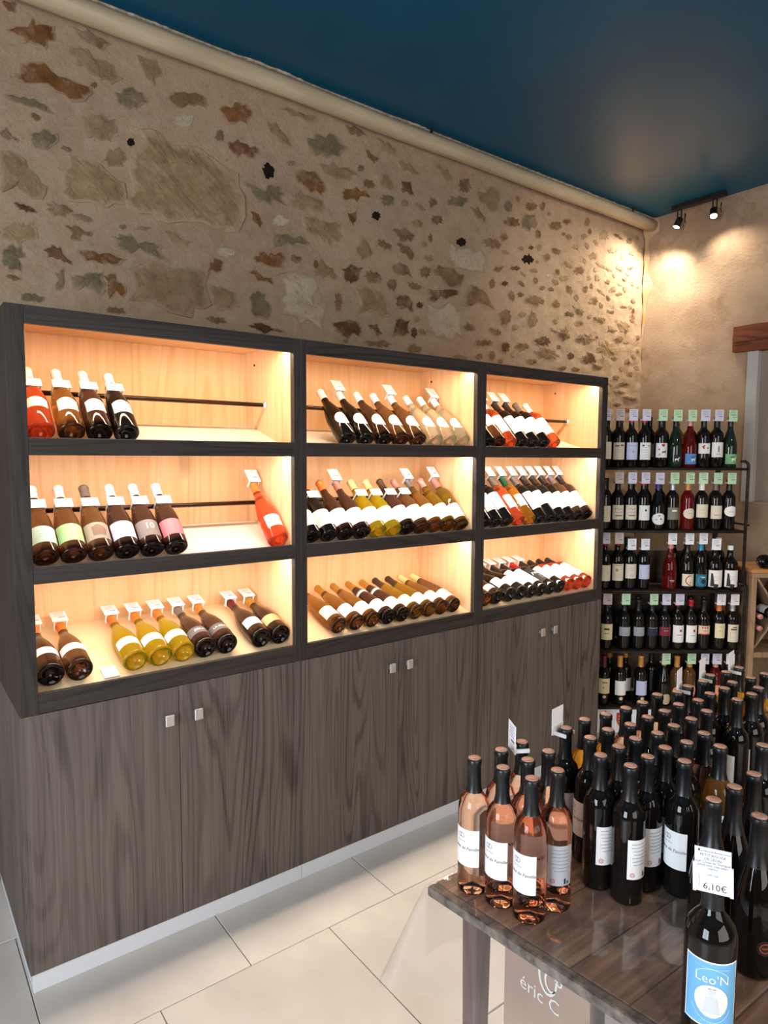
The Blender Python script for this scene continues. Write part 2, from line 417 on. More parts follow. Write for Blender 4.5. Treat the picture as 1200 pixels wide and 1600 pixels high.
STONES=[('r','439,3319 477,3330 480,3300 461,3288 443,3299'),
('o','468,3215 530,3287 545,3275 600,3290 603,3257 586,3212 542,3206 510,3194 500,3213'),
('o','474,3071 503,3110 569,3146 594,3122 639,3116 685,3107 732,3113 738,3091 706,3050 659,3040 615,3059 571,3073 516,3055 479,3057'),
('g','435,2991 461,2999 514,2997 564,2997 598,2970 567,2974 524,2978 470,2973'),
('b','550,2936 542,2929 530,2929 520,2934 516,2942 520,2950 530,2954 542,2952 550,2945'),
('t','665,3233 724,3242 795,3225 855,3189 817,3157 757,3169 687,3182'),
('b','668,3311 738,3322 814,3297 772,3270 713,3280'),
('b','763,3130 759,3121 751,3114 741,3113 735,3117 735,3125 742,3134 751,3138 760,3137'),
('g','829,3119 879,3155 936,3158 961,3118 916,3089 865,3081 840,3091'),
('t','700,2990 752,3011 821,3016 825,2983 806,2933 750,2930 721,2924 708,2962'),
('g','516,2871 554,2903 609,2902 604,2882 574,2836 529,2829 519,2845'),
('r','413,2843 435,2876 445,2856 480,2841 438,2829'),
('b','662,2852 655,2846 642,2844 629,2847 623,2853 625,2860 635,2864 649,2864 659,2859'),
('k','901,2952 897,2940 889,2931 879,2931 873,2938 874,2950 880,2961 890,2966 898,2962'),
('t','865,2882 854,2855 828,2835 800,2833 782,2847 782,2873 801,2897 830,2910 855,2903'),
('y','932,3001 1006,2996 1115,2982 1230,2964 1335,2936 1374,2834 1332,2698 1226,2691 1138,2700 1039,2665 972,2690 880,2691 881,2722 900,2777 898,2878 925,2936'),
('t','921,3298 999,3300 1025,3258 984,3206 946,3244'),
('t','411,2770 453,2785 491,2772 526,2723 558,2695 539,2648 491,2656 466,2673 416,2643 407,2659'),
('y','653,2826 711,2834 759,2825 795,2797 844,2771 847,2701 779,2669 683,2664 618,2681 622,2735 652,2790'),
('d','525,2591 514,2584 491,2583 467,2589 454,2599 457,2608 475,2612 500,2609 520,2601'),
('b','648,2619 635,2603 608,2594 580,2596 564,2608 567,2625 588,2639 617,2643 641,2635'),
('t','732,2603 720,2595 696,2593 670,2596 655,2604 658,2612 676,2617 703,2617 725,2612'),
('y','528,2516 512,2490 474,2471 432,2467 406,2480 407,2504 434,2528 476,2540 513,2536'),
('b','621,2554 656,2573 722,2557 720,2542 686,2540 676,2516 643,2512 649,2542'),
('g','860,2605 856,2598 847,2592 837,2592 830,2596 831,2603 837,2609 848,2613 857,2611'),
('t','960,2620 951,2613 931,2607 908,2603 893,2604 893,2609 908,2616 931,2622 952,2624'),
('g','813,2555 852,2570 929,2557 996,2551 1022,2503 968,2507 920,2532 850,2504 825,2519'),
('g','406,2429 430,2450 462,2449 482,2415 450,2409 466,2382 459,2357 421,2358 403,2382'),
('r','550,2456 578,2480 607,2471 652,2426 635,2415 606,2430 560,2429'),
('o','670,2471 701,2484 737,2475 774,2487 849,2473 823,2443 760,2439 700,2439'),
('g','581,2377 616,2395 610,2357 597,2311 583,2309 592,2350'),
('g','643,2363 662,2383 722,2393 759,2407 757,2323 709,2336 649,2332'),
('o','767,2395 809,2407 846,2356 837,2322 807,2338 781,2308 767,2332'),
('g','545,2266 532,2255 504,2251 474,2255 456,2264 458,2276 479,2284 510,2284 536,2277'),
('b','459,2331 452,2325 438,2323 423,2327 415,2334 417,2341 428,2345 443,2344 456,2339'),
('t','873,2425 967,2462 1192,2464 1205,2341 1102,2300 884,2310'),
('b','848,2260 837,2252 811,2248 782,2250 765,2257 766,2265 786,2272 815,2273 839,2269'),
('b','1042,3169 1092,3205 1148,3223 1200,3223 1214,3188 1162,3172 1077,3143'),
('o','1273,3192 1340,3240 1402,3253 1427,3216 1401,3167 1317,3146 1287,3169'),
('c','1158,3110 1146,3088 1119,3070 1089,3065 1070,3074 1070,3094 1090,3115 1121,3127 1147,3125'),
('r','1313,3062 1353,3087 1400,3078 1463,3067 1431,3030 1352,3012 1321,3029'),
('k','1541,2996 1534,2972 1516,2956 1496,2955 1483,2970 1484,2993 1497,3015 1517,3024 1534,3016'),
('g','1292,3084 1287,3065 1274,3052 1260,3052 1251,3063 1251,3082 1261,3099 1275,3106 1287,3100'),
('t','1507,3206 1547,3212 1614,3165 1630,3126 1579,3127 1530,3162'),
('y','1581,3285 1684,3310 1772,3313 1754,3278 1649,3271'),
('g','1397,2909 1429,2880 1477,2886 1511,2922 1561,2934 1594,2899 1584,2852 1510,2842 1429,2852'),
('o','1640,3006 1700,3039 1789,3034 1819,2990 1789,2943 1717,2963 1654,2971'),
('t','1632,2907 1674,2941 1753,2929 1807,2908 1789,2867 1681,2859 1635,2858'),
('t','1654,3060 1648,3050 1634,3041 1618,3039 1607,3043 1607,3052 1618,3062 1634,3067 1648,3067'),
('g','1729,3197 1790,3235 1871,3246 1940,3210 1901,3160 1826,3134 1736,3140'),
('t','1782,3089 1864,3113 1959,3122 2002,3096 1940,3056 1845,3048 1808,3069'),
('g','2054,3137 2049,3126 2037,3117 2024,3116 2015,3122 2015,3133 2024,3143 2037,3148 2049,3146'),
('o','1917,2997 1979,3021 2058,3031 2090,3010 2018,2965 1940,2956 1920,2974'),
('b','2124,3066 2108,3052 2080,3045 2053,3049 2040,3062 2046,3078 2069,3089 2099,3091 2121,3082'),
('t','2151,3133 2202,3145 2244,3097 2236,3069 2173,3080'),
('g','2254,3024 2243,3001 2215,2983 2184,2980 2163,2993 2163,3015 2183,3036 2215,3047 2242,3043'),
('r','2292,3135 2362,3142 2390,3082 2345,3078 2292,3086'),
('t','2350,3032 2344,3018 2328,3008 2310,3006 2299,3014 2299,3028 2310,3041 2328,3047 2343,3044'),
('b','2057,3235 2098,3227 2147,3209 2118,3179 2078,3200'),
('t','2138,3302 2201,3306 2256,3289 2243,3253 2188,3251'),
('b','1940,3317 2017,3324 2065,3300 2017,3278 1959,3286'),
('y','2265,3226 2352,3239 2420,3206 2397,3184 2309,3195'),
('t','2534,3275 2630,3276 2669,3240 2631,3210 2582,3240'),
('b','2551,3081 2545,3062 2528,3049 2509,3048 2497,3059 2497,3078 2509,3095 2528,3103 2544,3097'),
('g','2801,3150 2782,3128 2730,3105 2670,3091 2630,3092 2627,3108 2664,3132 2723,3152 2778,3159'),
('b','2812,3245 2815,3217 2794,3191 2759,3179 2728,3187 2713,3211 2723,3239 2751,3259 2787,3261'),
('o','1951,2896 2010,2915 2002,2866 1987,2841 1963,2858'),
('k','2161,2925 2154,2911 2137,2901 2117,2899 2105,2907 2105,2920 2117,2933 2137,2939 2154,2936'),
('y','1698,2818 1789,2822 1882,2841 1913,2770 1844,2716 1807,2734 1716,2755'),
('t','2007,2740 2051,2787 2091,2756 2108,2711 2039,2676 2011,2709'),
('b','2225,2873 2311,2904 2392,2870 2379,2837 2290,2827 2259,2854'),
('b','2246,2772 2226,2761 2190,2760 2155,2769 2138,2783 2145,2797 2174,2803 2211,2799 2240,2787'),
('b','2273,2800 2343,2810 2393,2768 2380,2735 2304,2762'),
('r','2596,2997 2586,2977 2561,2962 2532,2960 2513,2970 2513,2989 2531,3007 2560,3017 2585,3013'),
('t','2455,2944 2445,2929 2421,2917 2394,2914 2376,2921 2376,2934 2393,2949 2421,2957 2445,2955'),
('b','2528,2883 2525,2867 2515,2856 2504,2857 2496,2868 2496,2885 2503,2899 2514,2904 2524,2898'),
('c','2646,2867 2812,2891 2945,2860 2920,2782 2738,2751 2658,2791'),
('k','2786,2911 2777,2894 2753,2882 2726,2880 2708,2888 2708,2904 2725,2920 2752,2928 2776,2924'),
('t','1762,2618 1807,2641 1863,2604 1893,2562 1825,2561 1762,2557'),
('d','1920,2614 1971,2651 2043,2641 2019,2582 1971,2543 1932,2569'),
('b','2172,2597 2150,2579 2110,2573 2073,2582 2054,2601 2062,2621 2094,2633 2135,2632 2166,2617'),
('b','2235,2674 2291,2717 2358,2688 2381,2650 2305,2645'),
('b','2275,2590 2267,2567 2246,2552 2223,2553 2208,2568 2207,2591 2222,2610 2246,2618 2266,2610'),
('b','2514,2696 2505,2675 2480,2660 2452,2659 2433,2672 2433,2694 2451,2713 2479,2721 2504,2715'),
('b','2442,2596 2425,2584 2394,2580 2364,2586 2348,2600 2354,2614 2379,2622 2412,2621 2437,2610'),
('b','2519,2715 2590,2741 2714,2719 2775,2714 2740,2662 2680,2634 2601,2665'),
('d','2488,2588 2544,2614 2731,2624 2721,2594 2617,2572 2498,2544'),
('y','2019,2534 2163,2540 2206,2479 2228,2415 2143,2421 2011,2410'),
('d','2262,2521 2337,2542 2387,2504 2392,2464 2315,2467 2271,2478'),
('b','1920,2456 1915,2426 1901,2409 1885,2413 1875,2434 1875,2465 1886,2489 1901,2497 1915,2484'),
('c','1581,2521 1751,2546 1776,2497 1750,2416 1806,2393 1787,2312 1677,2306 1590,2364 1577,2437'),
('k','1738,2461 1733,2451 1721,2445 1708,2445 1699,2451 1699,2460 1708,2468 1721,2472 1733,2469'),
('d','1862,2337 1960,2362 2027,2357 2028,2286 1920,2280 1882,2308'),
('d','2081,2354 2143,2371 2181,2326 2152,2299 2118,2335'),
('d','2250,2361 2272,2411 2361,2408 2361,2339 2294,2325 2242,2316'),
('d','2416,2352 2411,2332 2398,2319 2382,2321 2372,2337 2372,2358 2382,2375 2397,2381 2411,2372'),
('c','2489,2501 2642,2539 2753,2518 2756,2372 2646,2342 2524,2364'),
('b','2237,2269 2216,2255 2165,2246 2108,2247 2073,2256 2075,2270 2112,2282 2169,2286 2219,2281'),
('b','2449,2262 2434,2246 2402,2239 2369,2243 2351,2257 2354,2273 2379,2285 2413,2287 2441,2278'),
('b','1960,2259 1955,2251 1943,2246 1930,2246 1921,2251 1921,2259 1930,2265 1943,2268 1955,2266'),
('o','1418,2787 1450,2788 1482,2743 1459,2724 1427,2755'),
('c','1621,2787 1610,2767 1584,2753 1554,2750 1535,2760 1535,2778 1554,2796 1584,2805 1611,2802'),
('b','1709,2805 1752,2835 1789,2822 1788,2761 1734,2759'),
('g','1522,2688 1576,2722 1680,2724 1734,2710 1645,2682 1541,2650'),
('o','1422,2574 1458,2612 1524,2618 1585,2632 1581,2563 1507,2559 1441,2563'),
('o','1408,2511 1441,2525 1523,2503 1530,2481 1473,2481'),
('r','1214,2523 1253,2547 1283,2535 1267,2490 1207,2486'),
('c','1336,2585 1322,2571 1294,2563 1264,2565 1247,2576 1250,2590 1271,2602 1302,2605 1328,2599'),
('t','1019,2616 1066,2626 1142,2598 1107,2569 1051,2580'),
('t','1221,2427 1266,2420 1334,2408 1333,2350 1250,2325 1220,2357'),
('g','1417,2414 1440,2441 1489,2430 1512,2354 1504,2315 1438,2315 1413,2370'),
('b','1288,2274 1275,2265 1247,2260 1218,2264 1200,2273 1202,2283 1223,2291 1254,2291 1279,2285'),
('d','1584,2264 1559,2255 1501,2253 1437,2257 1398,2267 1400,2277 1443,2283 1507,2282 1563,2275'),
('b','1684,2610 1672,2599 1652,2594 1633,2599 1624,2612 1630,2625 1647,2634 1668,2633 1683,2624'),
('o','1799,2615 1793,2596 1778,2584 1760,2585 1749,2597 1749,2616 1760,2633 1778,2639 1793,2632'),
('t','2862,3219 2962,3254 3044,3251 3045,3184 2992,3128 2895,3154'),
('t','2808,3106 2859,3128 2939,3080 2929,3052 2844,3078'),
('g','3166,3196 3158,3170 3137,3153 3112,3152 3095,3168 3095,3193 3110,3216 3134,3226 3157,3218'),
('b','3229,3115 3213,3093 3173,3075 3127,3069 3097,3078 3097,3097 3126,3118 3171,3131 3212,3130'),
('g','3246,3145 3363,3193 3396,3138 3325,3084 3259,3090'),
('b','3386,3241 3374,3222 3342,3206 3306,3202 3282,3209 3282,3226 3304,3245 3340,3256 3373,3254'),
('b','3468,3263 3462,3243 3446,3229 3428,3229 3415,3241 3414,3261 3426,3279 3444,3287 3461,3280'),
('b','3635,3175 3620,3155 3582,3138 3539,3133 3511,3141 3511,3158 3538,3177 3580,3189 3619,3188'),
('b','3077,2945 3052,2926 3001,2916 2949,2919 2920,2934 2927,2953 2966,2969 3021,2973 3065,2963'),
('b','3129,3007 3121,2990 3102,2978 3079,2976 3064,2986 3064,3003 3078,3018 3100,3026 3121,3021'),
('b','3441,3088 3434,3067 3416,3054 3396,3053 3382,3066 3381,3086 3394,3104 3414,3111 3433,3105'),
('b','3732,3223 3721,3209 3694,3197 3663,3193 3643,3198 3642,3211 3662,3224 3693,3233 3720,3233'),
('b','3749,3128 3742,3113 3723,3103 3700,3101 3685,3109 3685,3122 3699,3136 3721,3143 3741,3140'),
('b','3930,3260 3924,3239 3908,3225 3889,3225 3876,3238 3875,3260 3887,3278 3905,3286 3922,3279'),
('b','3638,3006 3620,2993 3588,2987 3556,2991 3540,3003 3547,3017 3574,3027 3608,3028 3634,3020'),
('b','3540,2959 3532,2942 3510,2930 3484,2928 3467,2938 3467,2954 3482,2969 3508,2977 3530,2972'),
('b','3098,2822 3093,2810 3071,2795 3042,2785 3020,2784 3015,2793 3028,2807 3055,2820 3083,2826'),
('b','3028,2713 3023,2694 3008,2683 2991,2683 2980,2696 2980,2716 2990,2732 3007,2738 3022,2731'),
('b','3203,2671 3206,2652 3194,2636 3172,2632 3151,2640 3141,2657 3145,2675 3163,2686 3186,2684'),
('b','3469,2673 3449,2651 3398,2634 3340,2630 3303,2640 3302,2660 3339,2681 3396,2693 3447,2690'),
('b','3174,2535 3163,2500 3131,2478 3094,2480 3070,2504 3069,2539 3092,2569 3128,2580 3161,2567'),
('b','2875,2434 2863,2417 2832,2405 2797,2404 2774,2414 2773,2430 2796,2445 2831,2452 2862,2448'),
('b','3091,2423 3073,2414 3039,2412 3005,2419 2986,2431 2992,2443 3019,2448 3055,2446 3084,2436'),
('b','3420,2546 3409,2514 3379,2494 3343,2495 3320,2517 3319,2550 3341,2578 3375,2588 3407,2575'),
('b','3018,2363 3000,2348 2955,2336 2904,2333 2871,2341 2870,2355 2903,2369 2954,2377 2999,2374'),
('b','3349,2370 3334,2354 3295,2343 3251,2341 3222,2349 3222,2364 3250,2378 3294,2385 3333,2382'),
('b','3636,2346 3606,2322 3536,2308 3459,2309 3412,2326 3414,2349 3465,2369 3542,2377 3610,2368'),
('b','3757,2491 3744,2460 3709,2440 3669,2441 3641,2462 3640,2494 3665,2520 3705,2531 3742,2519'),
('b','4018,2489 3996,2466 3937,2449 3870,2446 3827,2458 3826,2480 3868,2501 3934,2512 3994,2508'),
('b','3893,2647 3874,2637 3846,2635 3821,2644 3811,2657 3821,2670 3846,2676 3875,2672 3894,2661'),
('b','4367,2527 4355,2512 4323,2502 4286,2501 4262,2509 4261,2522 4284,2536 4321,2542 4354,2539'),
('b','3439,2285 3425,2272 3388,2263 3347,2261 3320,2268 3319,2281 3346,2293 3387,2298 3424,2295'),
('b','4130,2301 4112,2290 4075,2287 4038,2292 4016,2303 4021,2315 4049,2323 4089,2322 4121,2313'),
('b','3042,2289 3036,2272 3020,2262 3001,2263 2988,2275 2988,2292 3000,2306 3018,2311 3035,2304'),
('b','2938,2271 2930,2259 2911,2250 2890,2251 2875,2259 2875,2272 2889,2283 2911,2287 2930,2283'),
('b','3733,2268 3722,2258 3695,2251 3663,2250 3643,2256 3642,2266 3662,2275 3694,2280 3722,2277'),
('b','3864,2271 3855,2260 3830,2253 3802,2253 3784,2259 3783,2269 3801,2279 3829,2283 3854,2280'),
('b','3642,2677 3634,2660 3611,2648 3584,2648 3567,2658 3566,2675 3583,2690 3609,2697 3632,2692'),
('b','3892,2583 3881,2570 3852,2560 3820,2558 3798,2565 3797,2578 3818,2591 3851,2597 3880,2594'),
('b','4144,2636 4133,2622 4102,2611 4067,2609 4044,2617 4044,2630 4066,2643 4100,2650 4131,2647'),
('b','4049,2755 4041,2737 4020,2725 3996,2725 3979,2736 3978,2754 3993,2770 4018,2776 4039,2770'),
('b','3765,2790 3757,2773 3738,2762 3715,2761 3700,2772 3699,2789 3713,2804 3736,2811 3756,2805'),
('b','3930,2815 3924,2801 3908,2791 3889,2791 3876,2800 3876,2814 3887,2827 3906,2833 3923,2828'),
('b','3487,2757 3481,2747 3465,2739 3446,2738 3433,2744 3433,2753 3445,2762 3464,2767 3480,2765'),
('b','3577,2762 3570,2752 3553,2745 3534,2743 3521,2749 3521,2758 3533,2768 3552,2772 3570,2770'),
('b','3293,2739 3277,2733 3253,2735 3232,2743 3223,2755 3230,2763 3251,2766 3276,2760 3292,2750'),
('b','3420,2794 3415,2781 3401,2772 3384,2771 3373,2780 3373,2794 3383,2806 3399,2811 3414,2806'),
('b','3630,2881 3626,2868 3612,2860 3597,2859 3587,2867 3586,2880 3596,2891 3611,2896 3625,2892'),
('b','3772,2779 3768,2762 3756,2752 3742,2753 3733,2765 3732,2782 3741,2796 3754,2801 3766,2794'),
('b','4005,2739 3985,2724 3962,2719 3945,2726 3943,2741 3957,2759 3980,2769 4002,2769 4012,2757'),
('b','4247,2702 4234,2695 4207,2690 4177,2690 4158,2696 4160,2704 4181,2710 4212,2712 4238,2709'),
('b','4386,2757 4377,2750 4353,2744 4327,2741 4310,2743 4309,2750 4326,2757 4352,2761 4376,2761'),
('b','4066,2639 4059,2630 4039,2623 4017,2622 4003,2627 4002,2636 4016,2644 4038,2649 4058,2647'),
('b','4179,2905 4173,2892 4158,2883 4140,2882 4128,2891 4128,2904 4139,2916 4156,2921 4172,2917'),
('b','4320,2248 4312,2234 4289,2226 4262,2226 4245,2236 4244,2249 4261,2261 4287,2266 4310,2261'),
('b','4443,2211 4430,2198 4397,2189 4359,2189 4334,2197 4334,2209 4357,2221 4395,2226 4429,2222'),
('b','4499,2285 4492,2272 4470,2264 4445,2265 4429,2273 4428,2286 4443,2297 4468,2301 4490,2296'),
('b','4397,2145 4380,2137 4341,2134 4300,2137 4274,2146 4276,2155 4305,2161 4348,2161 4384,2155'),
('b','4555,2108 4534,2099 4485,2095 4430,2098 4397,2107 4398,2116 4435,2123 4490,2123 4538,2117'),
('b','4363,2057 4352,2048 4324,2042 4292,2042 4271,2048 4271,2057 4291,2065 4323,2069 4351,2065'),
('b','4511,2027 4498,2016 4465,2008 4426,2009 4401,2016 4400,2027 4425,2037 4463,2041 4497,2037'),
('b','4499,2818 4493,2804 4477,2795 4458,2795 4445,2803 4444,2817 4456,2830 4474,2835 4492,2830'),
('b','4297,2383 4288,2372 4265,2365 4239,2364 4222,2371 4221,2382 4238,2392 4264,2396 4287,2392'),
('b','4453,2374 4445,2357 4424,2347 4400,2348 4383,2359 4382,2377 4397,2391 4421,2396 4443,2390'),
('b','4189,2238 4180,2229 4158,2223 4132,2223 4116,2228 4115,2238 4131,2246 4156,2249 4179,2246'),
('y','4146,3219 4136,3194 4109,3177 4076,3175 4055,3189 4054,3212 4073,3234 4105,3244 4134,3238'),
('k','3364,2916 3353,2895 3323,2879 3288,2877 3266,2888 3265,2908 3287,2927 3321,2937 3351,2932'),
('r','3885,2944 3882,2924 3853,2903 3813,2891 3779,2893 3768,2909 3784,2930 3821,2948 3861,2954'),
('r','4507,2690 4500,2668 4479,2655 4454,2656 4437,2670 4436,2692 4451,2711 4475,2718 4497,2710'),
('b','2783,2559 2843,2666 2951,2630 3024,2562 2925,2578'),
('d','3168,2347 3159,2324 3134,2309 3105,2311 3086,2327 3085,2351 3103,2371 3132,2378 3158,2369'),
('d','3554,2427 3536,2408 3487,2394 3432,2392 3396,2402 3395,2419 3430,2437 3485,2446 3534,2442'),
('d','4051,2361 4034,2335 3989,2319 3938,2319 3905,2335 3903,2360 3935,2382 3986,2392 4032,2383'),
('y','4262,2448 4241,2405 4183,2378 4117,2380 4073,2408 4070,2450 4111,2487 4176,2501 4236,2486'),
('y','4422,2625 4409,2597 4375,2579 4334,2579 4307,2597 4306,2625 4330,2649 4370,2659 4406,2649'),
('y','3721,2854 3711,2839 3684,2828 3652,2826 3632,2833 3631,2847 3651,2861 3682,2868 3710,2866')]
def stone(col, pts, idx):
    r_ = random.Random(idx)
    # ragged outline: each edge gets two extra, jittered points
    out = []
    n = len(pts)
    for i in range(n):
        a, b = Vector(pts[i]), Vector(pts[(i + 1) % n])
        L = (b - a).length
        nrm = Vector((-(b - a).y, (b - a).x)) / max(L, 1e-5)
        out.append(a + Vector((r_.uniform(-1, 1), r_.uniform(-1, 1))) * L * .10)
        for q in ((.33, .67) if n < 10 else (.5,)):
            out.append(a.lerp(b, q) + nrm * L * r_.uniform(-.22, .18))
    cx0 = sum((p for p in out), Vector((0, 0))) / len(out)
    if n == 9: out = [cx0 + (p - cx0) * r_.uniform(.78, 1.18) for p in out]
    cx = sum((p for p in out), Vector((0, 0))) / len(out)
    rad = sum((p - cx).length for p in out) / len(out)
    proud = min(.011, .003 + rad * .06) * (1 if col != 'k' else .25)
    if col == 'c': proud *= .6
    y = .71
    # outer ring sunk in the mortar, a rim, a bumpy face
    v, m = [], len(out)
    for s_, h in ((1.13, -.012), (1.07, proud * .55), (.70, proud)):
        for p in out:
            q = cx + (p - cx) * s_
            hh = h + (0 if h < 0 else (.0045 if rad > .06 else .002) * mn.noise(Vector((q.x * 24, q.y * 24, idx))))
            v.append((q.x, y + surf(q.x, q.y) - hh, q.y))
    v.append((cx.x, y + surf(cx.x, cx.y) - proud - .001, cx.y))
    f = []
    for ring in range(2):
        for i in range(m):
            j = (i + 1) % m
            f.append((ring * m + i, ring * m + j, (ring + 1) * m + j, (ring + 1) * m + i))
    f += [(2 * m + i, 2 * m + (i + 1) % m, 3 * m) for i in range(m)]
    bm = bmesh.new()
    vs = [bm.verts.new(p) for p in v]
    for q in f: bm.faces.new([vs[i] for i in q])
    me = from_bm('stone', bm, SM[col])
    if sum(p.normal.y * p.area for p in me.polygons) > 0: me.flip_normals()
    at = me.attributes.new('rim', 'FLOAT', 'POINT')
    at.data.foreach_set('value', [1.0] * (2 * m) + [.22] * m + [0.0])
    add('stone', me, wall_s)
for i, (c_, s_) in enumerate(STONES):
    stone(c_, [tuple(int(q) / 1000 for q in p.split(',')) for p in s_.split()], i)

# the close, rough rubble towards the corner: smaller stones between the larger ones
busy = []
for c_, s_ in STONES:
    q = [tuple(int(k) / 1000 for k in p.split(',')) for p in s_.split()]
    mx, mz = sum(p[0] for p in q) / len(q), sum(p[1] for p in q) / len(q)
    busy.append((mx, mz, max(math.hypot(p[0] - mx, p[1] - mz) for p in q)))
r_ = random.Random(21)
made = 0
for tr in range(4000):
    if made >= 98: break
    x = 1.9 + 2.66 * r_.random() ** .62
    z = r_.uniform(2.13, 3.27)
    w_, h_ = r_.uniform(.018, .058), r_.uniform(.010, .022)
    if any(math.hypot(x - a, z - b) < rr + w_ * .95 for a, b, rr in busy): continue
    busy.append((x, z, w_)); made += 1
    tilt = r_.uniform(-.3, .3)
    pts = []
    for k in range(9):
        a_ = -2 * math.pi * k / 9
        px_, pz_ = w_ * math.cos(a_), h_ * math.sin(a_)
        pts.append((x + px_ * math.cos(tilt) - pz_ * math.sin(tilt), z + px_ * math.sin(tilt) + pz_ * math.cos(tilt)))
    stone(r_.choice('btttdytyc'), pts, 500 + made)

# ceiling, other walls
t = NT('teal_satin_paint')
P = t.coords()
t.l(t.ramp(t.noise(P, 2.2, 4), [(.3, lin(0, 76, 106)), (.7, lin(0, 84, 116))]), t.b.inputs['Base Color'])
t.set(Roughness=.36, Specular_IOR_Level=.30)
t.bump(t.noise(P, 90, 3), .08, .004)
structure(box('ceiling', -2.7, 4.72, -5.6, .86, 3.412, 3.52, t.m, bev=0))

t = NT('rough_plaster')
P = t.coords()
a = t.ramp(t.noise(P, 1.4, 5), [(.3, lin(178, 148, 122)), (.55, lin(196, 168, 140)), (.75, lin(172, 140, 114))])
a = t.mix(t.ramp(t.noise(P, 5, 6, .7), [(.55, (0, 0, 0)), (.72, (.55, .55, .55))]), a, lin(150, 116, 90))
t.l(a, t.b.inputs['Base Color'])
t.set(Roughness=.95, Specular_IOR_Level=.15)
sz_ = t.n('ShaderNodeSeparateXYZ'); t.l(P, sz_.inputs[0])

mr = t.n('ShaderNodeMapRange', i_1=2.86, i_2=3.02)
t.l(sz_.outputs['Z'], mr.inputs['Value'])
pt_ = t.ramp(t.noise(P, 7, 7, .7), [(.50, (0, 0, 0)), (.60, (1, 1, 1))])
mm = t.n('ShaderNodeMath', operation='MULTIPLY'); t.l(mr.outputs[0], mm.inputs[0]); t.l(pt_, mm.inputs[1])
m8 = t.n('ShaderNodeMath', operation='MULTIPLY', i_1=.6); t.l(mm.outputs[0], m8.inputs[0])
t.l(t.mix(m8.outputs[0], a, lin(150, 132, 116)), t.b.inputs['Base Color'])
t.bump(t.noise(P, 60, 9, .8), .85, .010)
PLASTER = t.m
XW = 4.607
def plaster_pt(y0, y1, z0, z1):
    def fn(a, b):
        y, z = y0 + (y1 - y0) * a, z0 + (z1 - z0) * b
        return (XW + .005 * mn.noise(Vector((y * 6, z * 6, 1))) + .003 * mn.noise(Vector((y * 17, z * 17, 8))), y, z)
    return fn
V, F = [], []
for y0, y1, z0, z1, nu, nv in ((.71, -.133, 0, 3.415, 36, 120), (-.133, -5.5, 2.45, 3.415, 90, 24), (-.133, -5.5, 0, 1.381, 90, 24), (-1.3, -5.5, 1.381, 2.45, 70, 20)):
    v, f = wall_grid('', None, plaster_pt(y0, y1, z0, z1), nu, nv)
    k = len(V); V += v; F += [tuple(i + k for i in q) for q in f]
k = len(V)
V += [(XW + .11, .86, 0), (XW + .11, -5.5, 0), (XW + .11, -5.5, 3.415), (XW + .11, .86, 3.415)]
F.append((k, k + 3, k + 2, k + 1))
k = len(V)   # reveals of the recess: sill and jambs
V += [(XW - .004, -.133, 1.381), (XW + .11, -.133, 1.381), (XW + .11, -1.3, 1.381), (XW - .004, -1.3, 1.381)]
F.append((k, k + 1, k + 2, k + 3))
k = len(V)
V += [(XW - .004, -.133, 1.381), (XW + .11, -.133, 1.381), (XW + .11, -.133, 2.45), (XW - .004, -.133, 2.45)]
F.append((k, k + 3, k + 2, k + 1))
structure(add('wall_right', mk('wall_right', V, F, PLASTER, True)))
# recess in the right wall: pale upright frame, grey-brown infill, old oak lintel
wn = structure(thing('window_1', None, None))
box('frame', XW - .012, XW + .04, -.135, -.066, 1.381, 2.368, plain('grey_white_frame', (196, 192, 184), .6), wn, .002)
box('infill_panel', XW + .04, XW + .06, -1.3, -.134, 1.381, 2.368, mottled('grey_brown_infill', (150, 134, 118), (164, 148, 132), 3, .8), wn, .001)
box('sill', XW - .004, XW + .06, -1.3, -.134, 1.366, 1.383, PLASTER, wn, .002)
lt = thing('lintel_beam', 'rough reddish brown oak beam set in the plaster above the pale recess', 'beam', loc=(0, 0, 0))
bm = bmesh.new()
rows_ = []
for i in range(25):
    y = .022 - i * .06
    j = lambda s: .006 * mn.noise(Vector((y * 5, s * 9, 2)))
    rows_.append([bm.verts.new((XW - .035 + j(1), y, 2.369 + j(2))), bm.verts.new((XW - .038 + j(3), y, 2.45 + j(4))), bm.verts.new((XW - .033 + j(5), y, 2.535 + j(6))), bm.verts.new((XW + .09, y, 2.535)), bm.verts.new((XW + .09, y, 2.369))])
for a, b in zip(rows_, rows_[1:]):
    for q in range(5): bm.faces.new((a[q], a[(q + 1) % 5], b[(q + 1) % 5], b[q]))
bm.faces.new(rows_[0]); bm.faces.new(rows_[-1][::-1])
add('timber', from_bm('timber', bm, M['beam']), lt)
bm = bmesh.new()
for i in range(14):
    y = .0 - i * .09
    z = 2.43 + .012 * mn.noise(Vector((y * 4, 1, 1)))
    bm_box(bm, XW - .041, XW - .034, y - .085, y, z, z + .004)
add('crack', from_bm('crack', bm, plain('dark_crack', (50, 26, 16), .9)), lt)

